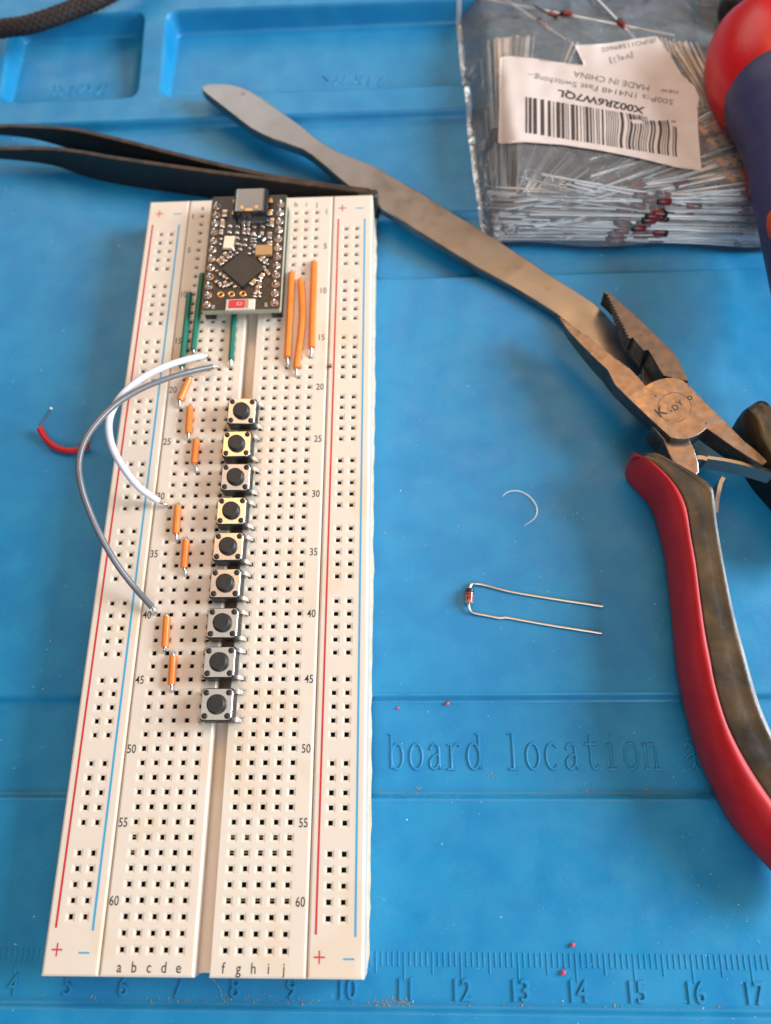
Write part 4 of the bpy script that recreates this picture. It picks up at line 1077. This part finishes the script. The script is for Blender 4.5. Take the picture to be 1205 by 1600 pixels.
def label_text(s, x0, y0, x1, y1, h, m, off=.035, bold=0.0):
    """text that reads from (x0, y0) to (x1, y1); the photo shows it upside down"""
    vs_, fs_ = glyphs(s, 10, 1.0, bold=bold*10/7.3); xa = min(v[0] for v in vs_); xb = max(v[0] for v in vs_)
    d = Vector((x1-x0, y1-y0)); n_ = Vector((-d.y, d.x)).normalized()
    out = []
    for a, q, w in vs_:
        f = (a-xa)/(xb-xa); c = Vector((x0, y0))+d*f - n_*(q/10)*h
        out.append(LB(c.x, c.y, off))
    # one object for each word: split where the gap between glyphs is wide
    spans = sorted((min(vs_[i][0] for i in f), max(vs_[i][0] for i in f)) for f in fs_)
    cuts, right = [], spans[0][1]
    for l_, r_ in spans:
        if l_-right > 1.25: cuts.append((l_+right)/2)
        right = max(right, r_)
    words = {}
    for f in fs_:
        cx_ = sum(vs_[i][0] for i in f)/len(f); words.setdefault(sum(cx_ > c for c in cuts), []).append(f)
    for k in sorted(words):
        used = sorted({i for f in words[k] for i in f}); ix = {q: j for j, q in enumerate(used)}
        b = MB(); b.add([out[i] for i in used], [[ix[i] for i in f] for f in words[k]]); b.build('label_text', m, lab)
label_text('X002R6W7QL', 828, 446, 372, 352, 36, M_PRINT, bold=.35)
label_text('500Pcs 1N4148 Fast Switching...', 978, 402, 215, 264, 30, M_PRINT2)
label_text('new', 1002, 352, 912, 342, 26, M_PRINT2)
label_text('MADE IN CHINA', 852, 328, 455, 252, 32, M_PRINT2)
label_text('(B)PO11589602', 888, 76, 603, 128, 25, M_PRINT2, off=.035)
label_text('JV4[3]', 772, 154, 648, 186, 28, M_PRINT2, off=.035)

# ------------------------------------------------------------------ crumbs, shaving, hairs and dust on the mat
M_CURL = mat('clear_shaving', (.42, .58, .68), .35, spec=.6, var=(30, (.6, .68, .72), .5, .6))
c0 = [(785, 776), (792, 769.5), (803, 767), (815, 769), (828, 777), (837, 789), (839, 800), (834, 811), (819, 821.5)]
pp = smoothpath([P(u, v, ZM+.06) for u, v in c0], 5)
b = MB(); b.tube(pp, [.06+.17*math.sin(math.pi*i/(len(pp)-1))**.7 for i in range(len(pp))], 8)
tag(b.build('plastic_shaving', M_CURL), 'pale crescent shaped plastic shaving on the mat above the loose diode', 'shaving')
M_PINK = mat('pink_crumb', (.62, .08, .15), .6)
for (u, v, s_), l in zip(((699, 1100, .42), (894.5, 1477, .42), (880, 1520, .46), (622, 1107, .28)), ('pink crumb on the embossed word strip', 'pink crumb just above the ruler ticks', 'pink crumb between the ruler ticks and the ruler number 13', 'smallest pink crumb near the breadboard edge on the word strip')):
    z = ZM-1.5 if v < 1200 else ZM
    p = P(u, v, z); b = MB(); b.lathe((p.x-s_, p.y-s_*.6, z+s_*.5), (p.x+s_, p.y+s_*.8, z+s_*.9), [(0, .1*s_), (.2, .7*s_), (.6, .9*s_), (.85, .5*s_), (1, .1*s_)], 7, 0, False)
    tag(b.build('crumb', M_PINK), l, 'crumb', 'pink crumbs on the mat')
M_HAIR = mat('pale_hair', (.28, .44, .56), .5)
for pts, l in ((((328, 1527, ), (337, 1535), (344, 1546), (346.5, 1558)), 'short pale hair below the breadboard end near ruler number 8'),):
    b = MB(); b.tube(smoothpath([P(u, v, ZM+.12) for u, v in pts], 5), .045, 5); tag(b.build('hair', M_HAIR), l, 'hair', 'hairs on the mat')
M_DUST = mat('dust', (.50, .56, .58), .8); M_DIRT = mat('dirt', (.24, .22, .18), .9)
rnd = random.Random(21)
def on_board(x, y): return -15 < x < 43 and -163 < y < 6
def fleck(b, x, y, s_):
    z = ZM+mat_h(x, y); a = rnd.uniform(0, 3.1); l = rnd.uniform(.6, 2.2)
    ca, sa = math.cos(a)*s_*l, math.sin(a)*s_*l
    b.add([(x-ca, y-sa, z+.01), (x+sa*.4, y-ca*.4, z+.03), (x+ca, y+sa, z+.01), (x-sa*.4, y+ca*.4, z+s_*.7)], [(0, 1, 3), (1, 2, 3), (2, 0, 3)])
b = MB()
for k in range(2600):
    x, y = rnd.uniform(-60, 135), rnd.uniform(-170, 40)
    if on_board(x, y): continue
    if noise.noise(Vector((x*.03, y*.03, 2))) < -.05 and rnd.random() < .75: continue
    fleck(b, x, y, rnd.choice([.05, .06, .07, .08, .1, .14 if rnd.random() < .4 else .06]))
tag(b.build('dust', M_DUST), 'pale dust flecks scattered over the blue mat', 'dust', kind='stuff')
b = MB()
for cx_, n_, sp in ((17, 70, 9), (45.5, 80, 2.0), (28, 40, 18), (95, 30, 25)):
    for k in range(n_):
        x = rnd.gauss(cx_, sp); y = -166.75+abs(rnd.gauss(0, .7))
        fleck(b, x, y, rnd.choice([.06, .1, .14, .2]))
for x, y in ((64.5, -128.6), (83.0, -131.6), (51, -131), (84, -131.2), (94.2, -131.2)):
    for k in range(5): fleck(b, x+rnd.gauss(0, .3), y+rnd.gauss(0, .2), .16)
for k in range(900):
    line = rnd.choice([-132.5, -132.5, -12.85]); x = rnd.uniform(43, 112)
    if line > -20 and x > 78: continue
    fleck(b, x, line+abs(rnd.gauss(0, .45)), rnd.choice([.05, .07, .1]))
tag(b.build('dirt', M_DIRT), 'brownish dirt crumbs gathered along the near rim of the mat', 'dirt', kind='stuff')
